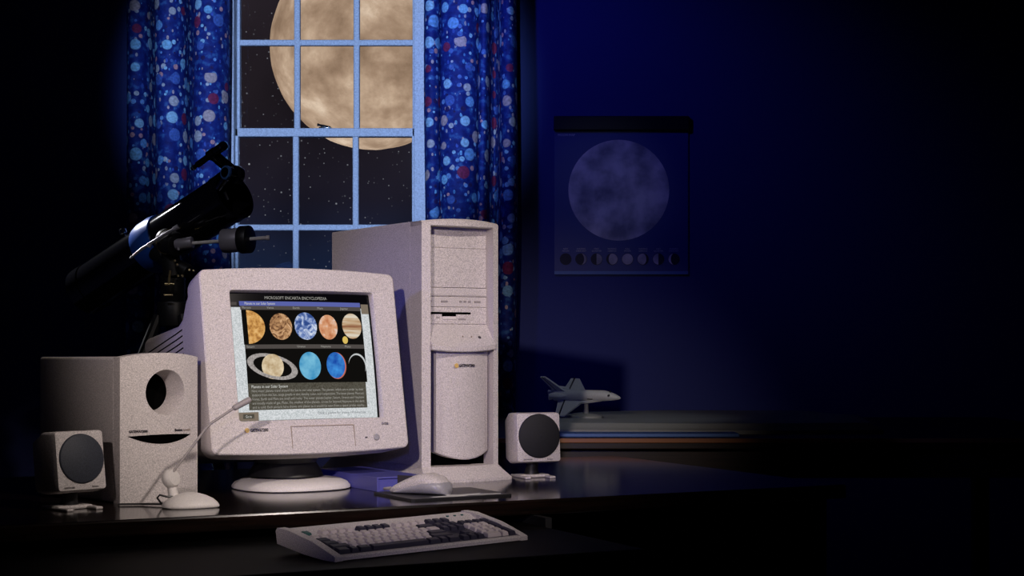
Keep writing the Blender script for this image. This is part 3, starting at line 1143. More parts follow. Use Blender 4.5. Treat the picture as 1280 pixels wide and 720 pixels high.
def subwoofer():
    root = thing('subwoofer', 'large beige subwoofer box with round port, standing left of the monitor', 'subwoofer', (-.6425, 2.9156, DESK), R(44))
    W, H_, D = .162, .262, .30
    hw = W / 2
    fn = lambda x, z: -.014 * (1 - (x / hw) ** 2)
    top = lambda x: H_ + .008 * (1 - (x / hw) ** 2)
    cx, cz, r_ = .006, .198, .0415
    n = 96
    outl, hol = [], []
    for k in range(n):
        a = 2 * PI * k / n + .0001
        dx, dz = math.cos(a), math.sin(a)
        # cast a ray to the outline
        t = 1e9
        if dx > 0: t = min(t, (hw - cx) / dx)
        if dx < 0: t = min(t, (-hw - cx) / dx)
        if dz > 0: t = min(t, (H_ - cz) / dz)
        if dz < 0: t = min(t, (0 - cz) / dz)
        x, z = cx + dx * t, cz + dz * t
        if z > H_ - .0001: z = top(x)
        outl.append((x, z))
        hol.append((cx + r_ * dx, cz + r_ * dz))
    # snap nearest outline samples to the four corners
    for (X, Z) in ((hw, H_), (-hw, H_), (hw, 0), (-hw, 0)):
        i = min(range(n), key=lambda i: (outl[i][0] - X) ** 2 + (outl[i][1] - Z) ** 2)
        outl[i] = (X, Z)
    bm = B()
    rr = plate_hole(bm, outl, hol, fn)
    edge = rr[-1]
    loft(bm, [edge, [Vector((p.x, p.y + .001, p.z)) for p in edge], [Vector((p.x, .022, p.z)) for p in edge]], False, True)
    rim = rr[0]
    c = Vector((cx, 0, cz))
    def shr(s, dy):
        return [Vector((cx + (p.x - cx) * s, p.y * (1 if dy < .01 else 0) + dy, cz + (p.z - cz) * s)) for p in rim]
    obj('front_panel', bm, M['plastic'], root, 40)
    bm = B()
    loft(bm, [rim, shr(.97, .003), shr(.92, .012), shr(.86, .030), shr(.85, .046)], False, False)
    obj('bass_port', bm, M['plastic'], root, True)
    bm = B()
    lathe(bm, [(.0355, 0), (.0355, .003)], 32, T((cx, .046, cz)) @ Matrix.Rotation(PI / 2, 4, 'X'))
    obj('port_cavity', bm, M['void'], root)
    # case: shell behind the panel (open round the port is hidden inside)
    bm = B()
    box(bm, (-hw + .001, .022, .001), (hw - .001, D, H_ - .001), .004)
    case = obj('case', bm, M['plastic'], root)
    # hollow for the port: shell front is opened
    bmx = bmesh.new()
    bmx.from_mesh(case.data)
    fs = [f for f in bmx.faces if f.normal.y < -.99 and f.calc_area() > .01]
    bmesh.ops.delete(bmx, geom=fs, context='FACES')
    bmx.to_mesh(case.data)
    bmx.free()
    # panel back had a full cap: remove it likewise
    fp = [o for o in root.children if o.name.startswith('front_panel')][0]
    bmx = bmesh.new()
    bmx.from_mesh(fp.data)
    fs = [f for f in bmx.faces if len(f.verts) > 20]
    bmesh.ops.delete(bmx, geom=fs, context='FACES')
    bmx.to_mesh(fp.data)
    bmx.free()
    # crescent slot
    bm = B()
    m = 24
    up, lo = [], []
    for i in range(m + 1):
        x = -.068 + .131 * i / m
        t = (x + .0025) / .0655
        y = fn(x, 0) - .0005
        up.append(Vector((x, y, .120 + .002 * (1 - t * t))))
        lo.append(Vector((x, y, .120 - .0150 * (1 - t * t))))
    vu = [bm.verts.new(p) for p in up]
    vl = [bm.verts.new(p) for p in lo]
    vbk = [bm.verts.new(p + Vector((0, .002, 0))) for p in up]
    vbl = [bm.verts.new(p + Vector((0, .002, 0))) for p in lo]
    for i in range(m):
        for q in ((vu[i], vu[i + 1], vl[i + 1], vl[i]), (vu[i], vu[i + 1], vbk[i + 1], vbk[i]), (vl[i], vl[i + 1], vbl[i + 1], vbl[i])):
            bm.faces.new(q)
    obj('vent_slot', bm, M['void'], root)
    def curved(x0, z0):
        return lambda co: Vector((x0 + co.x, fn(x0 + co.x, 0) - .0006 - co.z, z0 + co.y))
    text('brand_lettering', 'GATEWAY2000', .0062, None, M['ink'], root, width=.034, warp=curved(-.066, .1265), bold=.0003)
    text('brand_lettering', 'Boston', .0068, None, M['ink'], root, width=.017, warp=curved(.024, .1265), bold=.0003)
    text('brand_lettering', 'Acoustics', .0062, None, M['tan'], root, width=.019, warp=curved(.0425, .1265))
subwoofer()

# ================================================================== SATELLITE SPEAKERS
def satellite(label, loc, rz, tilt, grille, W=.094, HH=.104, lift=.034, rg=.0425):
    root = thing('satellite_speaker', label, 'speaker', loc, rz, 'small satellite speakers on the desk')
    A = T((0, 0, lift)) @ Matrix.Rotation(R(tilt), 4, 'X')
    hw = W / 2
    def ring(w, h, y, cz_, r_):
        return rrect(w, h, r_, y, 0, cz_)
    cz = HH / 2
    bm = B()
    loft(bm, [ring(W * .72, HH * .74, .098, cz - .004, .010), ring(W * .86, HH * .88, .085, cz - .002, .008), ring(W * 1.10, HH * 1.03, .036, cz, .007),
              ring(W * 1.0, HH, .006, cz, .006), ring(W * .97, HH * .97, 0, cz, .005), ring(W * .9, HH * .9, -.0008, cz, .005)], True, True, mtx=A)
    obj('cabinet', bm, M['plastic'], root, 30)
    bm = B()
    prof = [(rg + .001, -.001), (rg, .0035)]
    k = 0
    for s in range(1, 22):
        r_ = rg * (1 - s / 22)
        prof.append((r_, .0035 + .0065 * (1 - (r_ / rg) ** 2) + (.0006 if s % 2 else 0)))
    lathe(bm, prof, 48, A @ T((.001, .0, cz + .003)) @ Matrix.Rotation(PI / 2, 4, 'X'), cap0=False)
    obj('grille', bm, grille, root, 60)
    F = lambda x, z: A @ T((x, -.0012, z)) @ FRONT
    text('brand_lettering', 'GATEWAY2000', .0045, F(-.036, .0045), M['ink'], root, width=.020)
    text('brand_lettering', 'Boston', .0045, F(.018, .0045), M['ink'], root, width=.012)
    # neck and foot
    bm = B()
    tube(bm, [(0, .045, .006), (0, .043, .020), (0, .036, lift + .006), (0, .038, lift + .016)], [.017, .013, .012, .016], 20)
    obj('neck', bm, M['black_plastic'], root, True)
    bm = B()
    for s in (-1, 1):
        box(bm, (s * .028 - .007, -.008, .0), (s * .028 + .007, .080, .005), .002)
    box(bm, (-.034, .022, .0), (.034, .062, .007), .003)
    obj('stand_foot', bm, M['plastic'], root)
satellite('small beige speaker tilted back on its stand, at the left end of the desk', (-.738, 2.752, DESK), R(46), -8, M['grille'])
satellite('small beige speaker with black round grille, standing right of the computer tower', (.058, 3.40, DESK), R(21), -4, M['grille_black'], .100, .105, .035, rg=.0465)

# ================================================================== MICROPHONE
def mic():
    cxm, cym = -.562, 2.80
    root = thing('desk_microphone', 'beige stalk microphone on a leaf-shaped base in front of the subwoofer', 'microphone', (cxm, cym, DESK), 0)
    bm = B()
    n = 48
    def ring(s, z):
        out = []
        for k in range(n):
            t = 2 * PI * k / n
            x = math.cos(t)
            w = .047 * ((1 - x) / 2 * .92 + .08) ** .5
            out.append(Vector((x * .050 * s, math.sin(t) * w * s, z)))
        return out
    loft(bm, [ring(.94, 0), ring(1, .002), ring(1, .005), ring(.93, .010), ring(.78, .0165), ring(.5, .0225), ring(.2, .0265)])
    obj('base', bm, M['white_plastic'], root, 50)
    bm = B()
    lathe(bm, [(.004, -.010), (.014, -.009), (.017, -.004), (.017, .004), (.014, .009), (.004, .010)], 28, T((-.036, .004, .050)) @ Matrix.Rotation(R(72), 4, 'Y') @ Matrix.Rotation(R(25), 4, 'X'))
    rod(bm, (-.030, .004, .012), (-.036, .004, .046), .010, .007)
    obj('swivel_joint', bm, M['white_plastic'], root, True)
    def w(px, py, d):
        return Vector(((px - 640) * d / 2000 - cxm, d - cym, CAMZ + (430 - py) * d / 2000 - DESK))
    j = w(213, 594, 2.80)
    mid = w(261, 531, 2.83)
    tip0 = w(291, 511, 2.85)
    tip1 = w(313, 499, 2.865)
    bm = B()
    tube(bm, [j, w(237, 563, 2.815), w(256, 537, 2.828), w(264, 529, 2.832), tip0], [.0022, .0022, .0024, .0024, .0024], 10)
    obj('stalk', bm, M['plastic_dark'], root, True)
    bm = B()
    tube(bm, [tip0, tip0.lerp(tip1, .08), tip0.lerp(tip1, .9), tip1], [.003, .0052, .0058, .0045], 14)
    obj('microphone_head', bm, M['plastic_dark'], root, True)
    bm = B()
    tube(bm, [(-.030, -.004, .019), (-.040, -.012, .020), (-.052, -.012, .023), (-.058, -.004, .017), (-.053, .004, .007), (-.048, .022, .0035), (-.10, .035, .0025), (-.135, .030, .0025)], .0018, 8)
    obj('cable', bm, M['rod'], root, True)
mic()

# ================================================================== MOUSE, PAD, BOOK
def place_uv(px, py, h=.286):
    d = 2000 * h / (py - 430)
    return Vector(((px - 640) * d / 2000, d, 0))
def pad():
    c = Vector((-.132, 3.030, DESK))
    rz = R(30)
    bm = B()
    loft(bm, [[Vector((x, y, z)) for x, y in ((-.10, -.085), (.10, -.085), (.105, -.08), (.105, .08), (.10, .085), (-.10, .085), (-.105, .08), (-.105, -.08))] for z in (0, .004)])
    root = thing('mouse_pad', 'thin black mouse pad with pale print, lying in front of the tower', 'mouse pad', c, rz)
    obj('pad', bm, M['black_plastic'], root)
    bm = B()
    pts = [(-.055, -.078), (.005, -.080), (.020, -.070), (.085, -.074), (.094, -.060), (.050, -.052), (.062, -.040), (.010, -.046), (-.015, -.036), (-.02, -.056), (-.060, -.062)]
    bm.faces.new([bm.verts.new(Vector((x, y, .0043))) for x, y in pts])
    obj('printed_shapes', bm, M['paper'], root)
pad()
def mouse():
    root = thing('computer_mouse', 'grey and beige mouse resting on the black mouse pad', 'mouse', (-.170, 3.02, DESK + .004), R(62))
    # local +y points to the buttons
    bm = B()
    st = [(-.056, .012, .014), (-.052, .022, .024), (-.040, .029, .034), (-.018, .032, .040), (.006, .031, .036), (.030, .030, .026), (.048, .029, .017), (.056, .025, .011)]
    def rg(y, w, h, z0=.0, top=True):
        out = []
        for k in range(24):
            t = 2 * PI * k / 24
            cxx = math.copysign(abs(math.cos(t)) ** .65, math.cos(t))
            szz = math.copysign(abs(math.sin(t)) ** .8, math.sin(t))
            z = z0 + (h - z0) * (.45 + .55 * szz) if szz > 0 else z0 + (h - z0) * .45 * (1 + szz)
            out.append(Vector((w * cxx * (1.0 if szz > 0 else .96), y, z)))
        return out
    loft(bm, [rg(y, w, h) for y, w, h in st])
    o = obj('shell', bm, M['plastic'], root, 60)
    bm = B()
    st2 = [(-.0575, .015, .013), (-.053, .0245, .023), (-.040, .0308, .030), (-.018, .0334, .031), (.006, .0324, .022), (.030, .031, .012), (.045, .0300, .007)]
    loft(bm, [rg(y, w, h) for y, w, h in st2])
    obj('lower_shell', bm, M['mouse_grey'], root, 60)
    bm = B()
    box(bm, (-.0007, .018, .017), (.0007, .054, .0325), 0, mtx=T((0, 0, 0)))
    obj('button_seam', bm, M['ink'], root)
    bm = B()
    tube(bm, [(0, .054, .006), (0, .070, .005), (.010, .090, .004), (.030, .104, .003), (.050, .100, .003)], .002, 8)
    obj('cable', bm, M['plastic_dark'], root, True)
mouse()
def book():
    root = thing('book', 'blue boxed book lying flat on the desk between monitor and tower', 'book', (-.288, 3.235, DESK), R(32))
    bm = B()
    box(bm, (-.052, -.135, .0), (.052, .135, .003), .001)
    box(bm, (-.052, -.135, .025), (.052, .135, .028), .001)
    box(bm, (-.052, -.135, .001), (-.048, .135, .027), .001)
    obj('cover', bm, M['blue_book'], root)
    bm = B()
    box(bm, (-.048, -.131, .003), (.048, .131, .025))
    obj('pages', bm, M['blue_book'], root)
book()

# ================================================================== KEYBOARD
def keyboard():
    ang = R(43)
    kz = .696
    root = thing('keyboard', 'beige computer keyboard with dark slate outer keys, on the sliding shelf', 'keyboard', (-.268, 2.42, kz), ang)
    W = .402
    # side profile (y, z): bottom then top
    prof = [(0, .001), (.03, .001), (.08, .006), (.150, .016), (.153, .034), (.150, .037), (.128, .035), (.118, .0295), (.012, .0085), (.003, .008), (0, .006)]
    bm = B()
    rings = []
    for x, s in ((0, .0), (.0, 0), (W, 0)):
        pass
    for x in (0.014, W - .014):
        rings.append([Vector((x, y, z)) for y, z in prof])
    loft(bm, rings)
    # end cheeks, slightly higher than the key well
    chk = [(0, 0), (.03, .0), (.08, .004), (.152, .014), (.156, .034), (.152, .039), (.125, .038), (.06, .026), (.004, .009), (0, .007)]
    for x0, x1 in ((0, .015), (W - .015, W)):
        loft(bm, [[Vector((x, y, z)) for y, z in chk] for x in (x0, x0 + .001, x1)])
    obj('case', bm, M['plastic'], root, 30)
    for x in (.03, W - .05):
        bm = B()
        box(bm, (x, .125, 0), (x + .02, .135, .0165), .001)
        obj('foot', bm, M['plastic_dark'], root)
    # keys
    u = .01655
    slope = math.atan2(.0295 - .0085, .106)
    X0 = .0165
    Y0 = .0115
    K = []
    LT, DK, GR = 'key_light', 'key_dark', 'key_green'
    def add(x, row, w=1, c=LT, h=1, yo=0):
        K.append((x, row, w, h, c, yo))
    # bottom row upward
    x = 0
    for w, c in ((1.5, DK), (1, DK), (1.5, DK), (7, DK), (1.5, DK), (1, DK), (1.5, DK)):
        add(x, 0, w, c); x += w
    add(0, 1, 2.25, DK)
    for i in range(10): add(2.25 + i, 1)
    add(12.25, 1, 2.75, DK)
    add(0, 2, 1.75, DK)
    for i in range(11): add(1.75 + i, 2)
    add(12.75, 2, 2.25, DK)
    add(0, 3, 1.5, DK)
    for i in range(12): add(1.5 + i, 3)
    add(13.5, 3, 1.5)
    for i in range(13): add(i, 4)
    add(13, 4, 2, DK)
    add(0, 5, 1, GR, 1, .35)
    for g in range(3):
        for i in range(4):
            add(2 + g * 4.5 + i, 5, 1, DK if g == 1 else LT, 1, .35)
    for i in range(3):
        add(15.25 + i, 5, 1, DK, 1, .35)
        add(15.25 + i, 4, 1, DK)
        add(15.25 + i, 3, 1, DK)
        add(15.25 + i, 0, 1, DK)
    add(16.25, 1, 1, DK)
    for i in range(4): add(18.5 + i, 4, 1, DK)
    for r_ in (3, 2, 1):
        for i in range(3): add(18.5 + i, r_)
    add(21.5, 2, 1, DK, 2)
    add(18.5, 0, 2)
    add(20.5, 0, 1)
    add(21.5, 0, 1, DK, 2)
    def keymesh(bm, x, row, w, h, yo):
        xa = X0 + x * u + .0010
        xb = X0 + (x + w) * u - .0010
        ya = Y0 + (row + yo) * u + .0010
        yb = Y0 + (row + h + yo) * u - .0010
        zb = lambda y: .0085 + (y - .012) * math.tan(slope) - .0015
        kh = .0085
        i = .0024
        r0 = [(xa, ya), (xb, ya), (xb, yb), (xa, yb)]
        r1 = [(xa + i, ya + i * .7), (xb - i, ya + i * .7), (xb - i, yb - i), (xa + i, yb - i)]
        ra = [Vector((p, q, zb(q))) for p, q in r0]
        rb = [Vector((p, q, zb(q) + kh * .85)) for p, q in [(a * .35 + c * .65, b * .35 + d * .65) for (a, b), (c, d) in zip(r0, r1)]]
        rc = [Vector((p, q, zb(q) + kh)) for p, q in r1]
        loft(bm, [ra, rb, rc])
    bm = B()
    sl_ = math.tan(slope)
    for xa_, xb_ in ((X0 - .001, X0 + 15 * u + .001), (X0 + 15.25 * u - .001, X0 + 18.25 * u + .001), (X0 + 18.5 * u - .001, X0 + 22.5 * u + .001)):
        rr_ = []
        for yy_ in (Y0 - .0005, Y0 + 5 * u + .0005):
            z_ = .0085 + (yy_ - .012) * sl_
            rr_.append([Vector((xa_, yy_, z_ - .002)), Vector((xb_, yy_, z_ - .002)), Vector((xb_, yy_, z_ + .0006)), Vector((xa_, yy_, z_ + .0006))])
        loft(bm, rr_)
    obj('key_gap_shade', bm, M['key_dark'], root)  # dark plate painting the shade between keys; the well itself is beige
    K.sort(key=lambda k: -k[2] * k[3])
    bm = B()
    box(bm, (X0 - .001, Y0 - .001, .004), (X0, Y0, .005))
    for i, (x, row, w, h, c, yo) in enumerate(K):
        if i < 99:
            bm2 = B()
            keymesh(bm2, x, row, w, h, yo)
            nm = 'space_bar' if w == 7 else 'key'
            obj(nm, bm2, M[c], root)
        else:
            keymesh(bm, x, row, w, h, yo)
    rest = obj('keys', bm, M['key_light'], root)
    rest['kind'] = 'stuff'
    bm = B()
    for i in range(3):
        px = X0 + (19 + i * 1.0) * u
        box(bm, (px, .125, .034), (px + .004, .128, .0362))
    obj('lock_lights', bm, M['key_green'], root)
keyboard()

# ================================================================== SIDE TABLE, BOARD, SHUTTLE
def side_table():
    z = .772
    root = thing('side_table', 'low brown wooden table with orange edge, behind the right speaker under the poster', 'table', (.62, 4.95, 0))
    x0, x1, y0, y1 = -.70, 1.05, -.65, .60
    bm = B(); box(bm, (x0, y0 + .008, z - .03), (x1, y1, z), .003)
    obj('tabletop', bm, M['side_wood'], root)
    bm = B(); box(bm, (x0, y0, z - .012), (x1, y0 + .0085, z + .0005), .002)
    obj('edge_strip', bm, M['orange_wood'], root, label='thin orange wooden edge')
    for sx in (x0 + .04, x1 - .09):
        for sy in (y0 + .04, y1 - .09):
            bm = B(); box(bm, (sx, sy, 0), (sx + .05, sy + .05, z - .03), .004)
            obj('leg', bm, M['side_wood'], root)
    bm = B(); box(bm, (x0 + .05, y0 + .05, z - .11), (x1 - .05, y1 - .05, z - .03))
    obj('apron', bm, M['side_wood'], root)
    return z
SZ = side_table()
bm = B()
n = 20
def board_ring(z, s):
    pts = [(.10, 4.52), (.52, 4.47), (1.05, 4.52), (1.12, 5.0), (1.0, 5.42), (.5, 5.46), (.20, 5.30), (.08, 4.9)]
    cx_, cy_ = .6, 4.95
    return [Vector((cx_ + (x - cx_) * s, cy_ + (y - cy_) * s, z)) for x, y in pts]
loft(bm, [board_ring(SZ + .0008, 1), board_ring(SZ + .012, 1), board_ring(SZ + .018, .97), board_ring(SZ + .030, .93)])
bo = obj('display_board', bm, M['sheet'], None)
tag(bo, 'pale grey display base under the model space shuttle, on the side table', 'display base')
bm = B()
box(bm, (.12, 4.36, SZ + .0005), (.62, 4.455, SZ + .010), .002)
tag(obj('magazine', bm, principled('blue_cover', (.12, .24, .6), .5)), 'thin blue magazine lying along the front edge of the side table', 'magazine')

def shuttle():
    base = Vector((.222, 4.86, SZ + .030))
    root = thing('model_space_shuttle', 'white model space shuttle banked on a stand, on the side table below the moon poster', 'model spacecraft', base, 0)
    L_ = .235
    # local frame: x nose, y left wing, z up; then bank towards the viewer
    Mx = T((.0, -.015, .068)) @ Matrix.Rotation(R(-28), 4, 'Z') @ Matrix.Rotation(R(0), 4, 'Y') @ Matrix.Rotation(R(45), 4, 'X')
    bm = B()
    st = [(-.105, .0155, .022, 0), (-.095, .018, .024, .001), (-.06, .0165, .0185, 0), (.03, .0160, .0180, 0), (.065, .0155, .0175, 0), (.082, .0135, .014, -.002), (.098, .0095, .0095, -.005), (.110, .005, .005, -.008), (.114, .0015, .0015, -.009)]
    rings = []
    for x, w, h, z in st:
        rg = []
        for k in range(24):
            t = 2 * PI * k / 24
            zz = math.sin(t) * h
            if zz < -h * .62: zz = -h * .62
            rg.append(Vector((x, math.cos(t) * w, zz + z)))
        rings.append(rg)
    loft(bm, rings, mtx=Mx)
    obj('fuselage', bm, M['shuttle_white'], root, 40)
    def wing(s):
        bm = B()
        pl = [(.055, .012), (-.010, .026), (-.048, .078), (-.078, .078), (-.088, .014)]
        top = [Vector((x, s * y, -.0070 + .002 * (1 - y / .08))) for x, y in pl]
        bot = [Vector((x, s * y, -.0115)) for x, y in pl]
        loft(bm, [bot, top], mtx=Mx)
        w = obj('wing', bm, M['shuttle_white'], root)
        bm = B()
        q = [(-.064, .016), (-.068, .016), (-.066, .078), (-.0625, .078)]
        loft(bm, [[Vector((x, s * y, z)) for x, y in q] for z in (-.0122, -.0042)], mtx=Mx)
        obj('elevon_line', bm, M['shuttle_black'], w)
        bm = B()
        loft(bm, [[Vector((x, s * y, z)) for x, y in [(.055, .012), (-.010, .026), (-.048, .078), (-.052, .0785), (-.012, .028), (.05, .012)]] for z in (-.0120, -.0085)], mtx=Mx)
    wing(1)
    wing(-1)
    bm = B()
    pf = [(-.058, .015), (-.108, .080), (-.124, .080), (-.096, .015)]
    loft(bm, [[Vector((x, y, z)) for x, z in pf] for y in (-.0028, .0028)], mtx=Mx)
    f_ = obj('tail_fin', bm, M['shuttle_white'], root)
    bm = B()
    pf = [(-.086, .020), (-.1155, .080), (-.118, .080), (-.0885, .020)]
    loft(bm, [[Vector((x, y, z)) for x, z in pf] for y in (-.0033, .0033)], mtx=Mx)
    obj('rudder_line', bm, M['shuttle_black'], f_)
    for s in (-1, 1):
        bm = B()
        rr = []
        for x, r_ in ((-.112, .006), (-.106, .0085), (-.09, .0095), (-.07, .0075), (-.055, .002)):
            rr.append([Vector((x, s * .0145 + math.cos(t) * r_, .0125 + math.sin(t) * r_)) for t in [2 * PI * k / 14 for k in range(14)]])
        loft(bm, rr, mtx=Mx)
        obj('engine_pod', bm, M['shuttle_white'], root, True)
    for (y, z) in ((0, .012), (-.009, -.003), (.009, -.003)):
        bm = B()
        rr = [[Vector((x, y + math.cos(t) * r_, z + math.sin(t) * r_)) for t in [2 * PI * k / 14 for k in range(14)]] for x, r_ in ((-.104, .004), (-.112, .0055), (-.120, .0075))]
        loft(bm, rr, mtx=Mx)
        obj('engine_nozzle', bm, M['shuttle_white'], root, True)
    bm = B()
    for s in (-1, 1):
        box(bm, (.080, s * .0075 - .003, .0085), (.086, s * .0075 + .003, .0115), mtx=Mx)
    box(bm, (.012, -.0175, .001), (.030, -.0155, .003), mtx=Mx)
    obj('window_marks', bm, M['shuttle_black'], root)
    bm = B()
    p = Mx @ Vector((0, 0, -.010))
    tube(bm, [(p.x, p.y + .01, .010), (p.x, p.y + .008, .030), p], [.009, .007, .006], 14)
    lathe(bm, [(.05, 0), (.05, .006), (.03, .012), (.01, .014)], 32, T((p.x, p.y + .01, 0)))
    obj('stand', bm, M['sheet'], root, True)
shuttle()

# ================================================================== TELESCOPE
def telescope():
    base = Vector((-.985, 4.72, 0))
    root = thing('telescope', 'black reflector telescope on an equatorial tripod mount, pointing up at the window', 'telescope', base)
    def w(px, py, d):
        return Vector(((px - 640) * d / 2000, d, CAMZ + (430 - py) * d / 2000)) - base
    P1 = w(110, 362, 4.86)
    P2 = w(291, 244, 4.52)
    ax = (P2 - P1).normalized()
    L_ = (P2 - P1).length
    a, b = frame_of(ax)
    rt = .071
    def ringat(s, r_, n=48):
        return [P1 + ax * s + (a * math.cos(t) + b * math.sin(t)) * r_ for t in [2 * PI * k / n for k in range(n)]]
    bm = B()
    loft(bm, [ringat(0, rt - .006), ringat(0, rt), ringat(L_, rt), ringat(L_, rt - .005), ringat(.06, rt - .005)], True, True)
    obj('tube', bm, M['scope_black'], root, 40)
    bm = B()
    loft(bm, [ringat(-.012, rt - .012), ringat(-.012, rt + .003), ringat(.035, rt + .003), ringat(.035, rt + .0002)], True, False)
    obj('end_ring', bm, M['scope_black'], root, 40)
    bm = B()
    loft(bm, [ringat(L_ - .028, rt + .0002), ringat(L_ - .028, rt + .003), ringat(L_ + .004, rt + .003), ringat(L_ + .004, rt - .006), ringat(L_ - .01, rt - .006)], False, False)
    obj('end_ring', bm, M['scope_black'], root, 40)
    # cradle
    bm = B()
    s0, s1 = .29, .37
    loft(bm, [ringat(s0, rt + .0002), ringat(s0, rt + .005), ringat(s0 + .02, rt + .009), ringat(s1 - .02, rt + .009), ringat(s1, rt + .005), ringat(s1, rt + .0002)], False, False)
    cr = obj('cradle', bm, M['scope_blue'], root, 40, 'blue cradle ring')
    kp = w(151, 280, 4.78)
    bm = B()
    d = (kp - (P1 + ax * (kp - P1).dot(ax))).normalized()
    c0 = P1 + ax * (kp - P1).dot(ax) + d * (rt)
    rod(bm, c0, c0 + d * .022, .005)
    rod(bm, c0 + d * .018, c0 + d * .034, .011, n=20, bevel=.002)
    obj('cradle_knob', bm, M['chrome'], cr, True)
    # finder scope
    F1 = w(240, 211, 4.46)
    F2 = w(281, 181, 4.38)
    bm = B()
    fd = (F2 - F1).normalized()
    rod(bm, F1, F1 + fd * .03, .006, bevel=.001)
    rod(bm, F1 + fd * .025, F2 - fd * .035, .009)
    rod(bm, F2 - fd * .04, F2, .0125, bevel=.002)
    fs = obj('finder_scope', bm, M['scope_black'], root, 40)
    bm = B()
    fa, fb = frame_of(fd)
    for s in (.006, (F2 - F1).length - .012):
        c_ = F1 + fd * s
        rod(bm, c_, c_ + fd * .006, .0075 if s < .01 else .0134)
    obj('finder_ring', bm, M['chrome'], fs, True)
    bm = B()
    fm = F1.lerp(F2, .62)
    foot = P1 + ax * ((fm - P1).dot(ax))
    dv = (fm - foot).normalized()
    box(bm, (-.013, -.012, 0), (.013, .012, (fm - foot).length - rt), .001, mtx=T(foot + dv * rt) @ dv.to_track_quat('Z', 'Y').to_matrix().to_4x4())
    rod(bm, fm - fd * .012, fm + fd * .012, .0145)
    obj('finder_bracket', bm, M['scope_black'], root, 40)
    # focuser
    fo = w(296, 219, 4.41)
    foa = P1 + ax * ((fo - P1).dot(ax))
    fdir = (fo - foa).normalized()
    bm = B()
    q0 = foa + fdir * (rt - .004)
    rod(bm, q0, q0 + fdir * .018, .026, n=28, bevel=.002)
    rod(bm, q0 + fdir * .016, q0 + fdir * .045, .018, n=28)
    obj('focuser', bm, M['scope_black'], root, 40)
    bm = B()
    rod(bm, q0 + fdir * .043, q0 + fdir * .052, .0195, n=28, bevel=.002)
    ey = obj('eyepiece_rim', bm, principled('blue_anodised_rim', (.12, .3, .75), .25, metal=.6), root, 40, 'blue eyepiece rim')
    bm = B()
    rod(bm, q0 + fdir * .050, q0 + fdir * .0535, .0135, n=28)
    obj('eyepiece_lens', bm, M['void'], ey)
    bm = B()
    g0 = w(273, 236, 4.44)
    g1 = w(284, 220, 4.42)
    rod(bm, g0, g1, .010, n=20, bevel=.001)
    rod(bm, w(281, 240, 4.435), w(285, 250, 4.435), .004, n=10)
    rod(bm, w(284, 226, 4.41), w(288, 219, 4.41), .0075, n=14)
    obj('focuser_knob', bm, M['chrome'], root, True)
    # slow-motion cable and mount head
    bm = B()
    tube(bm, [w(163, 323, 4.51), w(176, 312, 4.50), w(190, 303, 4.49), w(206, 293, 4.48), w(222, 284, 4.47)], [.003, .0045, .0045, .0045, .0045], 10)
    rod(bm, w(217, 287, 4.47), w(223, 283, 4.47), .007)
    rod(bm, w(186, 309, 4.49), w(188, 304, 4.49), .006)
    obj('slow_motion_rod', bm, M['mount_grey'], root, True)
    bm = B()
    rod(bm, w(205, 300, 4.55), w(222, 306, 4.51), .034, n=32, bevel=.003)
    rod(bm, w(212, 310, 4.57), w(216, 345, 4.57), .03, .026, n=24)
    rod(bm, w(216, 345, 4.57), w(216, 380, 4.59), .036, .034, n=24, bevel=.003)
    rod(bm, w(192, 316, 4.61), w(236, 340, 4.55), .020, n=20, bevel=.002)
    box(bm, (-.02, -.02, 0), (.02, .02, .09), .003, mtx=T(w(206, 322, 4.63)))
    obj('equatorial_head', bm, M['black_plastic'], root, 40)
    bm = B()
    rod(bm, w(220, 306, 4.51), w(241, 303, 4.50), .0165, n=24, bevel=.002)
    rod(bm, w(223, 309, 4.49), w(223, 313, 4.49), .004)
    obj('declination_axis', bm, M['mount_grey'], root, 40)
    bm = B()
    c = w(209, 302, 4.53)
    for r_, a0, a1 in ((.036, 80, 200),):
        dd = (w(222, 306, 4.51) - w(205, 300, 4.55)).normalized()
        aa, bb = frame_of(dd)
        tube(bm, [c + dd * .0 + (aa * math.cos(R(t)) + bb * math.sin(R(t))) * r_ for t in range(0, 361, 12)], .0016, 6)
    obj('setting_circle', bm, M['brass'], root, True)
    # counterweight
    bm = B()
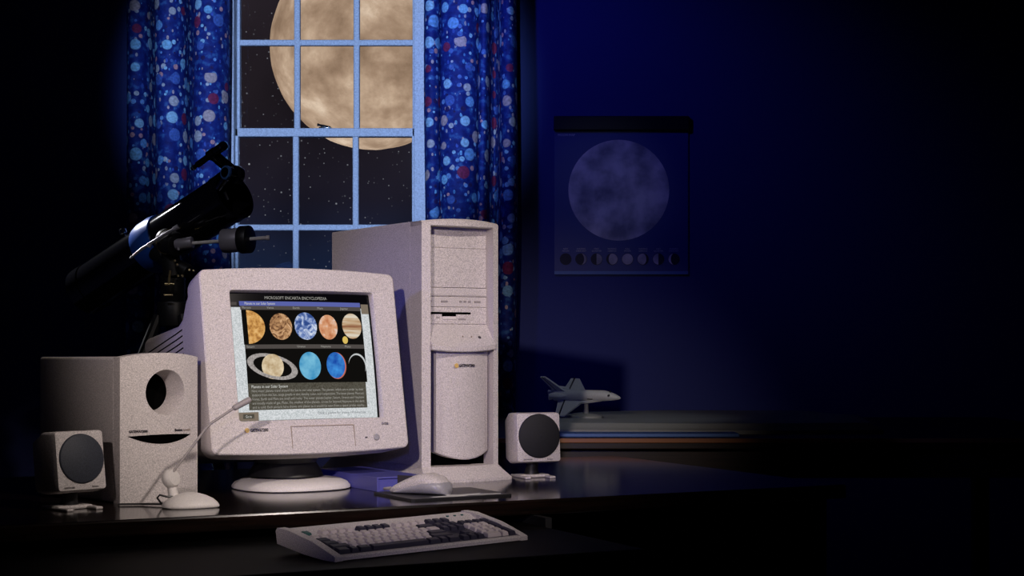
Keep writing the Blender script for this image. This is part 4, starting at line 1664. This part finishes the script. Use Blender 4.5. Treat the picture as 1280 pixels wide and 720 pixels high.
    rod(bm, w(241, 304, 4.50), w(336, 297, 4.45), .0052, n=14)
    rod(bm, w(333, 297.2, 4.45), w(337, 297, 4.45), .007, n=12)
    sh = obj('counterweight_shaft', bm, M['white_plastic'], root, True)
    bm = B()
    rod(bm, w(279, 301.5, 4.485), w(303, 299.5, 4.47), .034, n=36, bevel=.003)
    obj('counterweight_collar', bm, M['mount_grey'], sh, 40)
    bm = B()
    rod(bm, w(301, 299.8, 4.472), w(313, 299, 4.463), .039, n=36, bevel=.003)
    obj('counterweight', bm, M['black_plastic'], sh, 40)
    # latitude bolts
    bm = B()
    rod(bm, w(213, 338, 4.51), w(211, 356, 4.51), .0035)
    rod(bm, w(206, 355, 4.51), w(218, 355, 4.51), .003)
    obj('latitude_bolt', bm, M['brass'], root)
    bm = B()
    rod(bm, w(205, 369, 4.51), w(216, 369, 4.51), .003)
    obj('azimuth_bolt', bm, M['brass'], root)
    for p, q in (((218, 325), (219, 327)), ((221, 330), (222, 332)), ((222, 344), (223, 346)), ((227, 344), (229, 346)), ((236, 337), (238, 338)), ((241, 338), (243, 339))):
        bm = B()
        rod(bm, w(*p, 4.51), w(*q, 4.51), .004)
        obj('mount_screw', bm, M['brass'], root)
    # tripod
    hub = w(216, 386, 4.59)
    bm = B()
    rod(bm, hub + Vector((0, 0, .02)), hub - Vector((0, 0, .05)), .045, n=24, bevel=.004)
    obj('tripod_hub', bm, M['black_plastic'], root, 40)
    for ang in (200, 320, 85):
        dv = Vector((math.cos(R(ang)), math.sin(R(ang)), 0))
        bm = B()
        t0 = hub - Vector((0, 0, .02)) + dv * .04
        t1 = Vector((hub.x, hub.y, .03)) + dv * .46
        rod(bm, t0, t0.lerp(t1, .55), .016, n=10)
        rod(bm, t0.lerp(t1, .5), t1, .011, n=10)
        lg = obj('tripod_leg', bm, M['black_plastic'], root, True)
        bm = B()
        rod(bm, t1 - Vector((0, 0, -.015)), Vector((t1.x, t1.y, 0)), .016, .02, n=12)
        obj('rubber_foot', bm, M['rod'], lg)
telescope()
